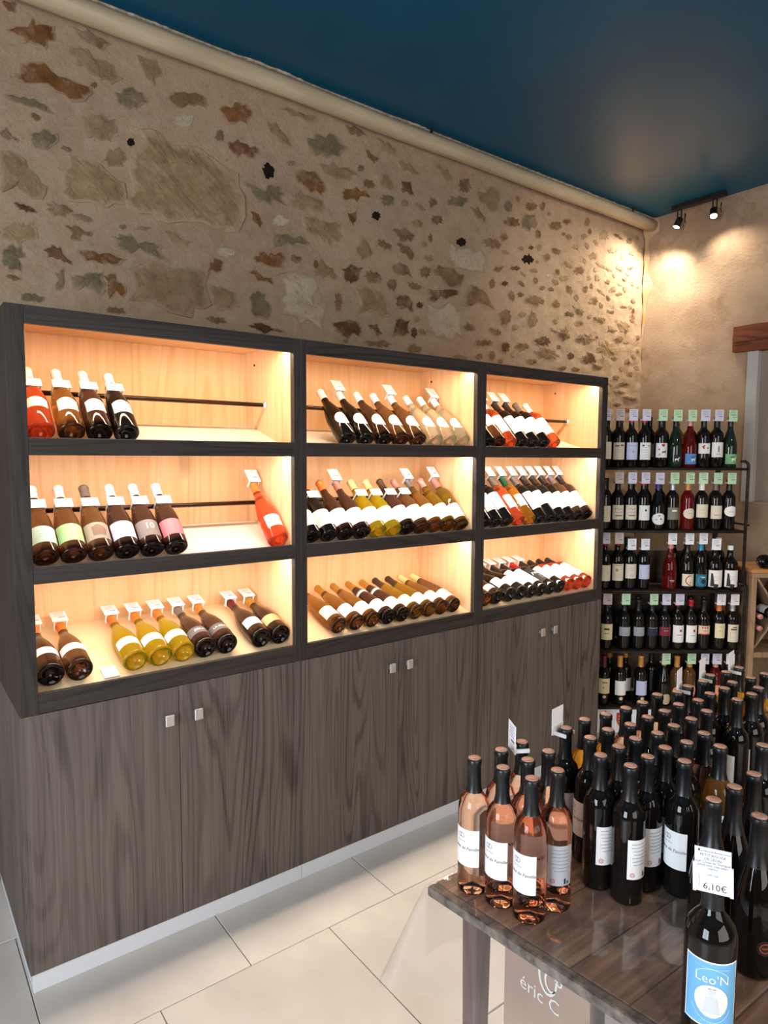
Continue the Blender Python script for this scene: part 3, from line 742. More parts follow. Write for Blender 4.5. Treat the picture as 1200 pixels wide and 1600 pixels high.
# left and front walls with the shop windows behind and beside the camera
pl = plain('shop_plaster', (96, 86, 78), .9)
wl = structure(thing('wall_left', None, None))
for z0, z1, y0, y1 in ((0, .45, -5.6, .86), (2.55, 3.415, -5.6, .86), (.45, 2.55, -5.6, -2.7), (.45, 2.55, -1.1, .86)):
    box('wall_section', -2.7, -2.6, y0, y1, z0, z1, pl, wl, 0)
w2 = structure(thing('window_2', None, None))
for y0, y1, z0, z1 in ((-2.7, -2.64, .45, 2.55), (-1.16, -1.1, .45, 2.55), (-1.92, -1.88, .5, 2.5), (-2.64, -1.16, .45, .5), (-2.64, -1.16, 2.5, 2.55), (-2.64, -1.16, 1.15, 1.18), (-2.64, -1.16, 1.85, 1.88)):
    box('window_bar', -2.47, -2.42, y0, y1, z0, z1, M['white'], w2, .003)
wf = structure(thing('wall_front', None, None))
for x0, x1, z0, z1 in ((-2.7, -1.1, 0, 3.415), (2.3, 4.72, 0, 3.415), (-1.1, 2.3, 0, .55), (-1.1, 2.3, 2.85, 3.415)):
    box('wall_section', x0, x1, -5.6, -5.5, z0, z1, pl, wf, 0)

# painted pipe under the ceiling, with the ragged plaster edge above it
t = NT('old_cream_paint')
P = t.coords((1, 8, 8))
t.l(t.ramp(t.noise(P, 3, 5), [(.3, lin(182, 162, 132)), (.7, lin(204, 186, 156))]), t.b.inputs['Base Color'])
t.set(Roughness=.38)
pp = thing('ceiling_pipe', 'long cream painted pipe running along the stone wall under the teal ceiling', 'pipe')
tube('pipe_run', [(-2.55 + i * .2, .655, 3.358 + .002 * math.sin(i)) for i in range(36)] + [(4.60, .655, 3.358)], .043, t.m, 16, pp)
for x in (2.42, 4.28, .62):
    bm = bmesh.new()
    bm_box(bm, x - .008, x + .008, .603, .612, 3.38, 3.392, .001)
    bm_box(bm, x - .003, x + .004, .598, .606, 3.39, 3.404, .001)
    add('clip', from_bm('clip', bm, M['black_metal']), pp)
r_ = random.Random(3)
v, f = [], []
N = 340
for i in range(N):
    x = -2.5 + 7.1 * i / (N - 1)
    d = max(0, -.004 + .024 * mn.noise(Vector((x * 2.3, 0, 0))) + .008 * r_.random())
    v += [(x, .668, 3.397), (x, .656, 3.404 - .003 * r_.random()), (x, .650 - d, 3.4075 - .003 * r_.random()), (x, .645 - d * 1.2, 3.4125)]
for i in range(N - 1):
    for q in range(3):
        f.append((i * 4 + q, (i + 1) * 4 + q, (i + 1) * 4 + q + 1, i * 4 + q + 1))
structure(add('trim_1', mk('trim_1', v, f, mottled('crumbling_plaster', (150, 134, 110), (206, 192, 168), 40, .95, 120, .5))))
# ochre filler in the corner of the two walls
bm = bmesh.new()
prev = None
for i in range(26):
    z = 3.41 - i * .034
    wd = (.026 + .030 * mn.noise(Vector((0, z * 7, 3)))) * math.sin(math.pi * min(1, (26 - i) / 14) * .5) + (.035 if z > 3.3 else 0) + .002
    row = [bm.verts.new((XW - .012 - wd * .5, .702, z)), bm.verts.new((XW - .02, .712 - wd * .55, z)), bm.verts.new((XW - .003, .712 - wd * 1.6, z))]
    if prev:
        for q in range(2): bm.faces.new((prev[q], prev[q + 1], row[q + 1], row[q]))
    prev = row
structure(add('trim_2', from_bm('trim_2', bm, mottled('ochre_corner_filler', (176, 136, 88), (196, 168, 138), 7, .95, 40, .5), True)))

# ceiling spotlight with two heads
sl = thing('ceiling_spotlight', 'black two headed spotlight bar lit under the teal ceiling', 'light', loc=(4.5, .26, 3.412))
def bxl(n, *a): return box(n, *a, M['black_metal'], sl, .002)
bxl('mounting_bar', -.017, .017, -.185, .185, -.032, 0)
lens_t = NT('lit_lens')
lens_t.set(Base_Color=(1, 1, 1, 1), Emission_Color=(1, .93, .82, 1), Emission_Strength=14)
for k, (hy, aim) in enumerate(((.132, Vector((-.34, .20, -.90))), (-.114, Vector((-.42, -.26, -.86))))):
    aim.normalize()
    hp = Vector((-.012, hy, -.125))
    ar = add('arm', None) if False else box('arm', -.006, .006, hy - .016, hy - .011, -.13, -.03, M['black_metal'], sl, .001)
    box('arm', -.006, .006, hy + .011, hy + .016, -.13, -.03, M['black_metal'], sl, .001)
    hd = add('lamp_head', lathe('lamp_head', [(0, .036), (.019, .034), (.022, .028), (.023, -.02), (.027, -.026), (.027, -.034), (.0235, -.034), (.022, -.028), (0, -.028)], M['black_metal'], 20), sl)
    q = aim.to_track_quat('-Z', 'Y')
    hd.location, hd.rotation_mode, hd.rotation_quaternion = hp, 'QUATERNION', q
    add('lens', lathe('lens', [(0, -.032), (.021, -.031), (.0215, -.029), (0, -.029)], lens_t.m, 20), hd)
    cab = [hp + Vector((.02 * math.cos(a) + .0, -.035 - .022 * math.sin(a * .5), .03 * math.sin(a) + .02)) for a in [i * .42 for i in range(16)]]
    tube('cable', cab, .0028, M['black_metal'], 6, sl)
    wp = Vector((4.5, .26, 3.412)) + hp + aim * .045
    spot('spot_beam', wp, wp + aim + (Vector((.05, .12, 0)) if k == 0 else Vector((.42, .10, 0))), SPOT_W * (1.35 if k == 0 else .32), 140, .9, (1, .88, .71), .02)
# ------------------------------------------------------------------ display cabinets (three units side by side)
ROD_DZ, ROD_Y = .150, .226
XE = [(.3034, 1.2667), (1.2667, 2.2180), (2.2180, 3.1771)]
XO = [(.3545, 1.2396), (1.2938, 2.1887), (2.2468, 3.1292)]
LIP = [1.7193, 1.3348, .9466]          # top edge of each shelf rail
TOPS = [2.0481, 1.6671, 1.2821]        # underside of the rail above
KX = [(.746, .847), (1.696, 1.790), (2.664, 2.760)]
led_t = NT('led_diffuser')
led_t.set(Base_Color=(1, 1, 1, 1), Emission_Color=(1, .86, .66, 1), Emission_Strength=3.0)
UN = ['left', 'middle', 'right']
CLAB = ['tall dark wood display cabinet at the end with the visible side and near empty shelves',
        'tall dark wood display cabinet between the two others, pale wine leaning inside',
        'tall dark wood display cabinet next to the iron bottle rack in the corner']
for u in range(3):
    (x0, x1), (a, b) = XE[u], XO[u]
    cb_ = thing('display_cabinet', CLAB[u], 'cabinet', 'lit display cabinets along the stone wall', loc=(0, 0, 0))
    P_ = lambda n, *q, m=M['stile'], bev=.0012: box(n, *q, m, cb_, bev)
    P_('side_panel', x0 + .0004, a, 0, .70, .884, 2.1003)
    P_('side_panel', b, x1 - .0004, 0, .70, .884, 2.1003)
    P_('lower_side_panel', x0 + .0004, x0 + .02, .020, .70, .0624, .8835, m=M['door'])
    P_('lower_side_panel', x1 - .02, x1 - .0004, .020, .70, .0624, .8835, m=M['door'])
    P_('header', a + .0003, b - .0003, 0, .018, 2.0481, 2.1003, m=M['rail'])
    P_('top_panel', a, b, .018, .70, 2.088, 2.1003, m=M['maple'])
    P_('back_panel', a, b, .40, .412, .86, 2.088, m=M['maple'])
    for k in range(3):
        z1 = LIP[k]
        z0 = [1.6671, 1.2821, .886][k]
        P_('shelf_rail', a + .0003, b - .0003, 0, .018, z0, z1, m=M['rail'])
        dp, rise = (.33, .077) if k < 2 else (.399, .121)
        v = [(x, y, z) for x in (a, b) for y, z in ((.018, z1 - .032 if k < 2 else z1 - .006), (dp, z1 - .012 + rise), (dp, z1 - .020 + rise), (.018, z1 - .040 if k < 2 else z1 - .026))]
        bm = bmesh.new()
        vs = [bm.verts.new(q) for q in v]
        for q in ((0, 1, 2, 3), (7, 6, 5, 4), (0, 4, 5, 1), (1, 5, 6, 2), (2, 6, 7, 3), (3, 7, 4, 0)): bm.faces.new([vs[i] for i in q])
        add('shelf_board', from_bm('shelf_board', bm, M['board' if k < 2 else 'warmboard']), cb_)
        zt = [2.088, LIP[0] - .05, LIP[1] - .05][k]
        for xa, xb in ((a, a + .003), (b - .003, b)):
            P_('side_lining', xa, xb, .022, .40, z1 - .03, zt, m=M['maple'], bev=0)
        if k < 2:
            zr = z1 + ROD_DZ
            rd = tube('rod', [(a + .004, ROD_Y, zr), ((a + b) / 2, ROD_Y, zr), (b - .004, ROD_Y, zr)], .0085, M['bronze'], 10, cb_)
            for xm, s in ((a + .003, 1), (b - .003, -1)):
                mo = add('rod_mount', lathe('rod_mount', [(0, 0), (.017, 0), (.017, .004), (.011, .007), (.011, .010), (0, .010)], M['chrome'], 16), rd)
                mo.location, mo.rotation_euler = (xm, ROD_Y, zr), (0, R(90 * s), 0)
        zl = TOPS[k] + .0145
        P_('light_strip', a + .01, b - .01, .036, .054, zl, zl + .006, m=led_t.m, bev=0)
        area('cabinet_led', ((a + b) / 2, .045, zl - .001), (0, .12, -1), b - a - .02, .014, LED_W, LED_COL[k])
    for xs in (b,):
        P_('shelf_pin', xs - .006, xs - .003, .31, .318, 2.03, 2.038, m=M['bronze'], bev=0)
    xm = (x0 + x1) / 2
    for q, (da, db) in enumerate(((x0 + .0006, xm - .0012), (xm + .0012, x1 - .0006))):
        dz = .8835 if q == 0 else .8845
        d = box('door', da, db, 0, .0185, .0624, dz, M['door'], cb_, .0008)
        hx, hz = KX[u][q], [.777, .778, .780][u]
        bm = bmesh.new()
        bm_box(bm, hx - .015, hx + .015, -.024, -.016, hz - .0195, hz + .0195, .002)
        bm_box(bm, hx - .007, hx + .007, -.016, .001, hz - .009, hz + .009)
        add('handle', from_bm('handle', bm, M['chrome']), d)
    px0 = x0 + (.007 if u == 0 else .0006)
    P_('plinth', px0, x1 - .0006, .006, .69, 0, .0615, m=M['white'])

# ------------------------------------------------------------------ bottles
PROF = dict(
    bordeaux=(.0345, .300, [(0, .022), (.018, .010), (.026, .0005), (.031, 0), (.0333, .002), (.0345, .006), (.0345, .186), (.0333, .198), (.0295, .210), (.022, .2195), (.0165, .228), (.0148, .238), (.0140, .284), (.0156, .287), (.0156, .2965), (.0138, .2995), (0, .2995)], .234),
    claret=(.0378, .300, [(0, .022), (.020, .010), (.028, .0005), (.0335, 0), (.0366, .002), (.0378, .006), (.0378, .184), (.0364, .197), (.0315, .210), (.0235, .2200), (.0175, .229), (.0155, .240), (.0146, .284), (.0162, .287), (.0162, .2965), (.0143, .2995), (0, .2995)], .234),
    burgundy=(.0400, .298, [(0, .030), (.020, .014), (.030, .0005), (.0355, 0), (.0387, .002), (.040, .007), (.040, .118), (.0385, .136), (.0345, .160), (.0278, .186), (.0208, .208), (.0165, .224), (.0152, .240), (.0143, .284), (.0158, .286), (.0158, .2945), (.0140, .2975), (0, .2975)], .243),
    flute=(.0368, .330, [(0, .014), (.022, .010), (.029, .0005), (.033, 0), (.0358, .002), (.0368, .006), (.0368, .118), (.0355, .142), (.0318, .175), (.0265, .208), (.0212, .238), (.0172, .262), (.0150, .282), (.0142, .316), (.0157, .318), (.0157, .3265), (.0140, .3295), (0, .3295)], .262),
    litre=(.0405, .302, [(0, .022), (.022, .010), (.031, .0005), (.036, 0), (.0393, .002), (.0405, .006), (.0405, .178), (.0392, .192), (.0345, .206), (.0255, .217), (.0188, .226), (.0165, .236), (.0155, .286), (.0170, .289), (.0170, .2985), (.0150, .3015), (0, .3015)], .238),
    flask=(.0450, .262, [(0, .010), (.030, .004), (.038, 0), (.0435, .002), (.045, .006), (.045, .148), (.0435, .160), (.037, .174), (.026, .186), (.019, .196), (.0165, .206), (.0155, .235), (.0165, .238), (.0165, .258), (.0145, .2615), (0, .2615)], .236),
)
GL = dict(
    black=NT('dark_glass').set(Base_Color=(.006, .005, .0045, 1), Roughness=.035, Specular_IOR_Level=.42).m,
    brown=glass('brown_glass', (136, 98, 62), .75), dark=glass('dark_brown_glass', (74, 48, 36), .45), amber=glass('amber_glass', (182, 136, 72), .85),
    yellow=glass('yellow_glass', (222, 200, 40), .85), olive=glass('olive_glass', (196, 158, 50), .85), rose=glass('deep_rose_wine', (255, 118, 72), .85),
    clear=glass('pale_clear_glass', (255, 246, 214), .82), pale=glass('pale_rose_wine', (255, 250, 246), 1.0, .01, 1.38), gold=glass('golden_wine', (232, 170, 60), .9),
    red=glass('ruby_glass', (150, 34, 30), .75), green=NT('dark_green_glass').set(Base_Color=(.008, .02, .013, 1), Roughness=.05).m,
)
CAPC = dict(black=(20, 21, 24), white=(238, 234, 230), grey=(112, 100, 94), orange=(214, 116, 50), gold=(196, 150, 70), burgundy=(96, 30, 38), cream=(232, 206, 140), brown=(72, 46, 36), mauve=(176, 122, 112),
            purple=(70, 48, 140), redc=(176, 30, 36), blue=(30, 140, 170), silver=(176, 178, 184), maroon=(92, 20, 36), greenc=(20, 84, 64), amberc=(196, 138, 66), darkcap=(46, 36, 34), pinkcap=(206, 140, 130))
CAPM = {k: plain('foil_' + k, v, .34, .15 if k not in ('silver', 'gold', 'white', 'black') else (.0 if k in ('white', 'black') else .6)) for k, v in CAPC.items()}
LC = dict(white=(242, 241, 240), aqua=(176, 208, 202), mint=(164, 206, 146), stone=(152, 138, 126), bluewhite=(200, 206, 238), taupe=(120, 108, 104), pink=(202, 106, 116), grey=(88, 82, 85), tan=(204, 160, 112),
          cream=(226, 218, 198), ivory=(232, 222, 180), sage=(120, 126, 112), slate=(158, 164, 172), navy=(28, 32, 64), magenta=(130, 24, 60), blush=(228, 196, 176), sky=(84, 142, 206), leaf=(126, 178, 126), azure=(112, 178, 226), silverback=(178, 180, 186), label_black=(26, 24, 24), peach=(226, 152, 120), sand=(196, 176, 140), turq=(30, 112, 140))
LM = {k: plain('paper_' + k, v, .62) for k, v in LC.items()}
INK = {k: plain('print_' + k, v, .6) for k, v in dict(black=(34, 34, 40), grey=(132, 134, 146), red=(190, 34, 44), blue=(60, 96, 170), gold=(180, 150, 90), white=(236, 234, 224), brown=(120, 92, 74), crest=(150, 70, 52), lightblue=(176, 214, 242), cyan=(40, 150, 180), yellow=(226, 178, 60), figure=(206, 210, 212)).items()}
nt_ = GL['pale'].node_tree                       # colour of the rosé comes from its depth
va_ = nt_.nodes.new('ShaderNodeVolumeAbsorption')
va_.inputs['Color'].default_value = (1.0, .62, .42, 1)
va_.inputs['Density'].default_value = 12
nt_.links.new(va_.outputs[0], nt_.nodes['Material Output'].inputs['Volume'])
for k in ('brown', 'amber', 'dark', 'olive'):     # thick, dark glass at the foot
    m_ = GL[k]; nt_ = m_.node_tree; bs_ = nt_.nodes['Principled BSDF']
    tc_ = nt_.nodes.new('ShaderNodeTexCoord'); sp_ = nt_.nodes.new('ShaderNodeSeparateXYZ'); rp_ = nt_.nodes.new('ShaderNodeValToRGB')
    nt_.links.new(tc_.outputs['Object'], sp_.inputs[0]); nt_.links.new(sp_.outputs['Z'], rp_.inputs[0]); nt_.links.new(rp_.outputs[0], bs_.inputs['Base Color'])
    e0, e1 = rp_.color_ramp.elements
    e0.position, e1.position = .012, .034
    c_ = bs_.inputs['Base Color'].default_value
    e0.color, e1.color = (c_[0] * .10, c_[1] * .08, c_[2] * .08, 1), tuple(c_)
MC = {}
def cached(key, fn):
    if key not in MC: MC[key] = fn()
    return MC[key]

def wrap(r, x, z): return (r * math.cos(x / r), r * math.sin(x / r), z)

def text_tris(txt, size, align='CENTER', shear=0):
    cu_ = bpy.data.curves.new('lettering', 'FONT')
    cu_.body, cu_.size, cu_.align_x, cu_.shear, cu_.resolution_u = txt, size, align, shear, 2
    o = bpy.data.objects.new('lettering', cu_)
    COL.objects.link(o)
    dg = bpy.context.evaluated_depsgraph_get()
    me = bpy.data.meshes.new_from_object(o.evaluated_get(dg))
    v = [tuple(p.co) for p in me.vertices]
    f = [tuple(p.vertices) for p in me.polygons]
    bpy.data.objects.remove(o); bpy.data.curves.remove(cu_); bpy.data.meshes.remove(me)
    return v, f

def flat_item(it, V, F):
    """One printed item in plane coordinates (x right, z up)."""
    k = it[0]
    if k == 't':
        _, s, size, x, z, sh = it
        v, f = cached(('txt', s, size, sh), lambda: text_tris(s, size, 'CENTER', sh))
        n = len(V); V += [(x + p[0], z + p[1]) for p in v]; F += [tuple(i + n for i in q) for q in f]
    elif k == 'b':
        _, x0, x1, z0, z1 = it
        m = max(1, int((x1 - x0) / .006))
        n = len(V)
        for i in range(m + 1):
            x = x0 + (x1 - x0) * i / m
            V += [(x, z0), (x, z1)]
        F += [(n + 2 * i, n + 2 * i + 2, n + 2 * i + 3, n + 2 * i + 1) for i in range(m)]
    elif k == 'd':
        _, x, z, rx, rz = it
        n = len(V); V.append((x, z)); q = 20
        V += [(x + rx * math.cos(2 * math.pi * i / q), z + rz * math.sin(2 * math.pi * i / q)) for i in range(q)]
        F += [(n, n + 1 + i, n + 1 + (i + 1) % q) for i in range(q)]
    elif k == 'ring':
        _, x, z, rx, rz, wd, a0, a1 = it
        n = len(V); q = 22
        for i in range(q + 1):
            a_ = R(a0 + (a1 - a0) * i / q)
            V += [(x + rx * math.cos(a_), z + rz * math.sin(a_)), (x + (rx - wd) * math.cos(a_), z + (rz - wd) * math.sin(a_))]
        F += [(n + 2 * i, n + 2 * i + 2, n + 2 * i + 3, n + 2 * i + 1) for i in range(q)]
    elif k == 'p':
        pts = it[1]
        n = len(V); V += pts; F.append(tuple(range(n, n + len(pts))))

def cut(V, F, fn):
    """Slice flat print every few millimetres so that it bends round the bottle."""
    bm = bmesh.new()
    vs = [bm.verts.new((x, z, 0)) for x, z in V]
    for q in F:
        try: bm.faces.new([vs[i] for i in q])
        except ValueError: pass
    bmesh.ops.triangulate(bm, faces=[f for f in bm.faces if len(f.verts) > 4])
    lo, hi = min(x for x, z in V), max(x for x, z in V)
    x = math.floor(lo / .005) * .005
    while x < hi:
        if x > lo: bmesh.ops.bisect_plane(bm, geom=bm.verts[:] + bm.edges[:] + bm.faces[:], plane_co=(x, 0, 0), plane_no=(1, 0, 0))
        x += .005
    bm.verts.index_update()
    v = [fn(p.co.x, p.co.y) for p in bm.verts]
    f = [tuple(p.index for p in q.verts) for q in bm.faces]
    bm.free()
    return v, f

def prints(r, zc, items):
    """{ink: mesh} on a cylinder of radius r, z measured from zc."""
    out = {}
    for ink, it in items:
        V, F = out.setdefault(ink, ([], []))
        flat_item(it, V, F)
    res = []
    for ink, (V, F) in out.items():
        me = mk('print', *cut(V, F, lambda x, z: wrap(r, x, zc + z)), INK[ink])
        # faces outward
        if me.polygons and sum((p.normal.x * p.center.x + p.normal.y * p.center.y) * p.area for p in me.polygons) < 0: me.flip_normals()
        res.append(me)
    return res

def label_mesh(kind, style, half, z0, z1, mat):
    r = PROF[kind][0] + .0005
    zc, h = (z0 + z1) / 2, (z1 - z0) / 2
    n = 18
    top, bot = [], []
    for i in range(n + 1):
        q = -1 + 2 * i / n
        a = q * R(half)
        if style == 'oval':
            k = math.sqrt(max(0, 1 - q * q)); hi, lo = zc + h * k, zc - h * k
        elif style == 'arch':
            hi, lo = zc + h * (1 - .35 * q * q), z0
        else: hi, lo = z1, z0
        top.append((r * math.cos(a), r * math.sin(a), hi)); bot.append((r * math.cos(a), r * math.sin(a), lo))
    v = top + bot
    f = [(i, n + 1 + i, n + 2 + i, i + 1) for i in range(n)]
    bm = bmesh.new()
    vs = [bm.verts.new(p) for p in v]
    for q in f:
        try: bm.faces.new([vs[i] for i in q])
        except ValueError: pass
    bmesh.ops.remove_doubles(bm, verts=bm.verts, dist=1e-5)
    me = from_bm('label', bm, mat, True)
    if sum(p.normal.x * p.area for p in me.polygons) < 0: me.flip_normals()
    return me

def lines(n, z0, z1, wd, ink='grey', th=.0011, jit=1):
    r2 = random.Random(n * 7 + int(wd * 1e4))
    return [(ink, ('b', -wd * r2.uniform(.7, 1), wd * r2.uniform(.7, 1), z0 + (z1 - z0) * i / max(1, n - 1), z0 + (z1 - z0) * i / max(1, n - 1) + th)) for i in range(n)]

def bottle(mw, kind, gl, cap, lab, text, group, cap_z=None, top_disc=False, extra=()):
    """lab: list of (part name, paper, style, half angle, z0, z1, centre angle, printed items)"""
    r, H, prof, cz = PROF[kind]
    o = thing('wine_bottle', text, 'bottle', group, mw)
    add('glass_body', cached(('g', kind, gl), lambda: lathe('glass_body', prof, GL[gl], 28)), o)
    if cap:
        cz_ = cap_z or cz
        def capm():
            rr = lambda z: next((a[0] + (b[0] - a[0]) * (z - a[1]) / max(1e-6, b[1] - a[1]) for a, b in zip(prof[3:], prof[4:]) if a[1] <= z <= b[1] and b[1] > a[1]), .015) + .0008
            zs = [cz_] + [p[1] for p in prof if p[1] > cz_ + .002 and p[1] < prof[-2][1] - .0005]
            q = [(rr(z), z) for z in zs] + [(prof[-2][0] + .0008, H + .0004), (0, H + .0006)]
            return lathe('capsule', q, CAPM[cap], 22)
        c = add('capsule', cached(('c', kind, cap, cz_), capm), o)
        if top_disc:
            add('cap_top', cached(('ct', kind), lambda: lathe('cap_top', [(0, H + .0016), (.0132, H + .0014), (.0138, H + .0004), (0, H + .0004)], M['copper'], 20)), c)
    for nm, paper, style, half, z0, z1, ang, items in lab:
        L = add(nm, cached(('l', kind, paper, style, half, z0, z1), lambda: label_mesh(kind, style, half, z0, z1, LM[paper])), o)
        if ang: L.rotation_euler = (0, 0, R(ang))
        if items:
            for me in cached(('p', kind, z0, z1, str(items)), lambda: prints(r + .0009, (z0 + z1) / 2, items)):
                add('print', me, L)
    for nm, me in extra: add(nm, me, o)
    return o

def tag_meshes(card, small=False):
    def f():
        cm = from_box('card', [(.0235, .0249, -.0255, .0255, -.012, .0545)], M[card])
        cl = from_box('clip', [(.0212, .0233, -.0235, .0235, -.0115, .012), (-.012, .0225, -.0215, -.0178, -.010, -.001), (-.012, .0225, .0178, .0215, -.010, -.001)], M['plasticclip'])
        V, F = [], []
        for i in range(5): flat_item(('b', -.017 + .002 * (i % 3), .017 - .003 * (i % 2), .046 - i * .006, .0475 - i * .006), V, F)
        flat_item(('b', -.004, .019, .0108, .0155), V, F)
        pm = mk('print', [(.0252, x, z) for x, z in V], F, M['greyink'])
        return cm, cl, pm
    return cached(('tag', card), f)

def from_box(name, bs, m):
    bm = bmesh.new()
    for q in bs: bm_box(bm, *q)
    return from_bm(name, bm, m)

def neck_tag(mw, text, group):
    o = thing('price_tag', text, 'price tag', group, mw)
    def f():
        V, F = [], []
        for i in range(3): flat_item(('b', -.020, .020 - .006 * i, .014 - i * .007, .0155 - i * .007), V, F)
        return (from_box('card', [(.0292, .0306, -.027, .027, -.014, .022)], M['card']), from_box('clip', [(.0276, .0290, -.0262, .0262, -.005, .005), (-.012, .0275, -.0272, -.0254, -.004, .004), (-.012, .0275, .0254, .0272, -.004, .004)], M['plasticclip']),
                mk('print', [(.0309, x, z) for x, z in V], F, M['greyink']))
    cm, cl, pm = cached('necktag', f)
    c = add('card', cm, o); add('clip', cl, o); add('print', pm, c)
    return o

def price_tag(mw, card, text, group, z=0, ang=0, printed=True):
    o = thing('price_tag', text, 'price tag', group, mw @ Matrix.Translation((0, 0, z)) @ Matrix.Rotation(R(ang), 4, 'Z'))
    cm, cl, pm = tag_meshes(card)
    c = add('card', cm, o)
    add('clip', cl, o)
    if printed: add('print', pm, c)
    return o

def upright(x, y, z, deg): return Matrix.Translation((x, y, z)) @ Matrix.Rotation(R(deg), 4, 'Z')
def leaning(x, y, z, e, yaw=0, roll=0):
    c, s = math.cos(R(e)), math.sin(R(e))
    m = Matrix(((0, 1, 0, 0), (-s, 0, c, 0), (c, 0, s, 0), (0, 0, 0, 1)))
    return Matrix.Translation((x, y, z)) @ Matrix.Rotation(R(yaw), 4, 'Z') @ m @ Matrix.Rotation(R(roll), 4, 'Z')
ORD = ['first', 'second', 'third', 'fourth', 'fifth', 'sixth', 'seventh', 'eighth', 'ninth', 'tenth', 'eleventh', 'twelfth', 'thirteenth', 'fourteenth', 'fifteenth', 'sixteenth', 'seventeenth', 'eighteenth']
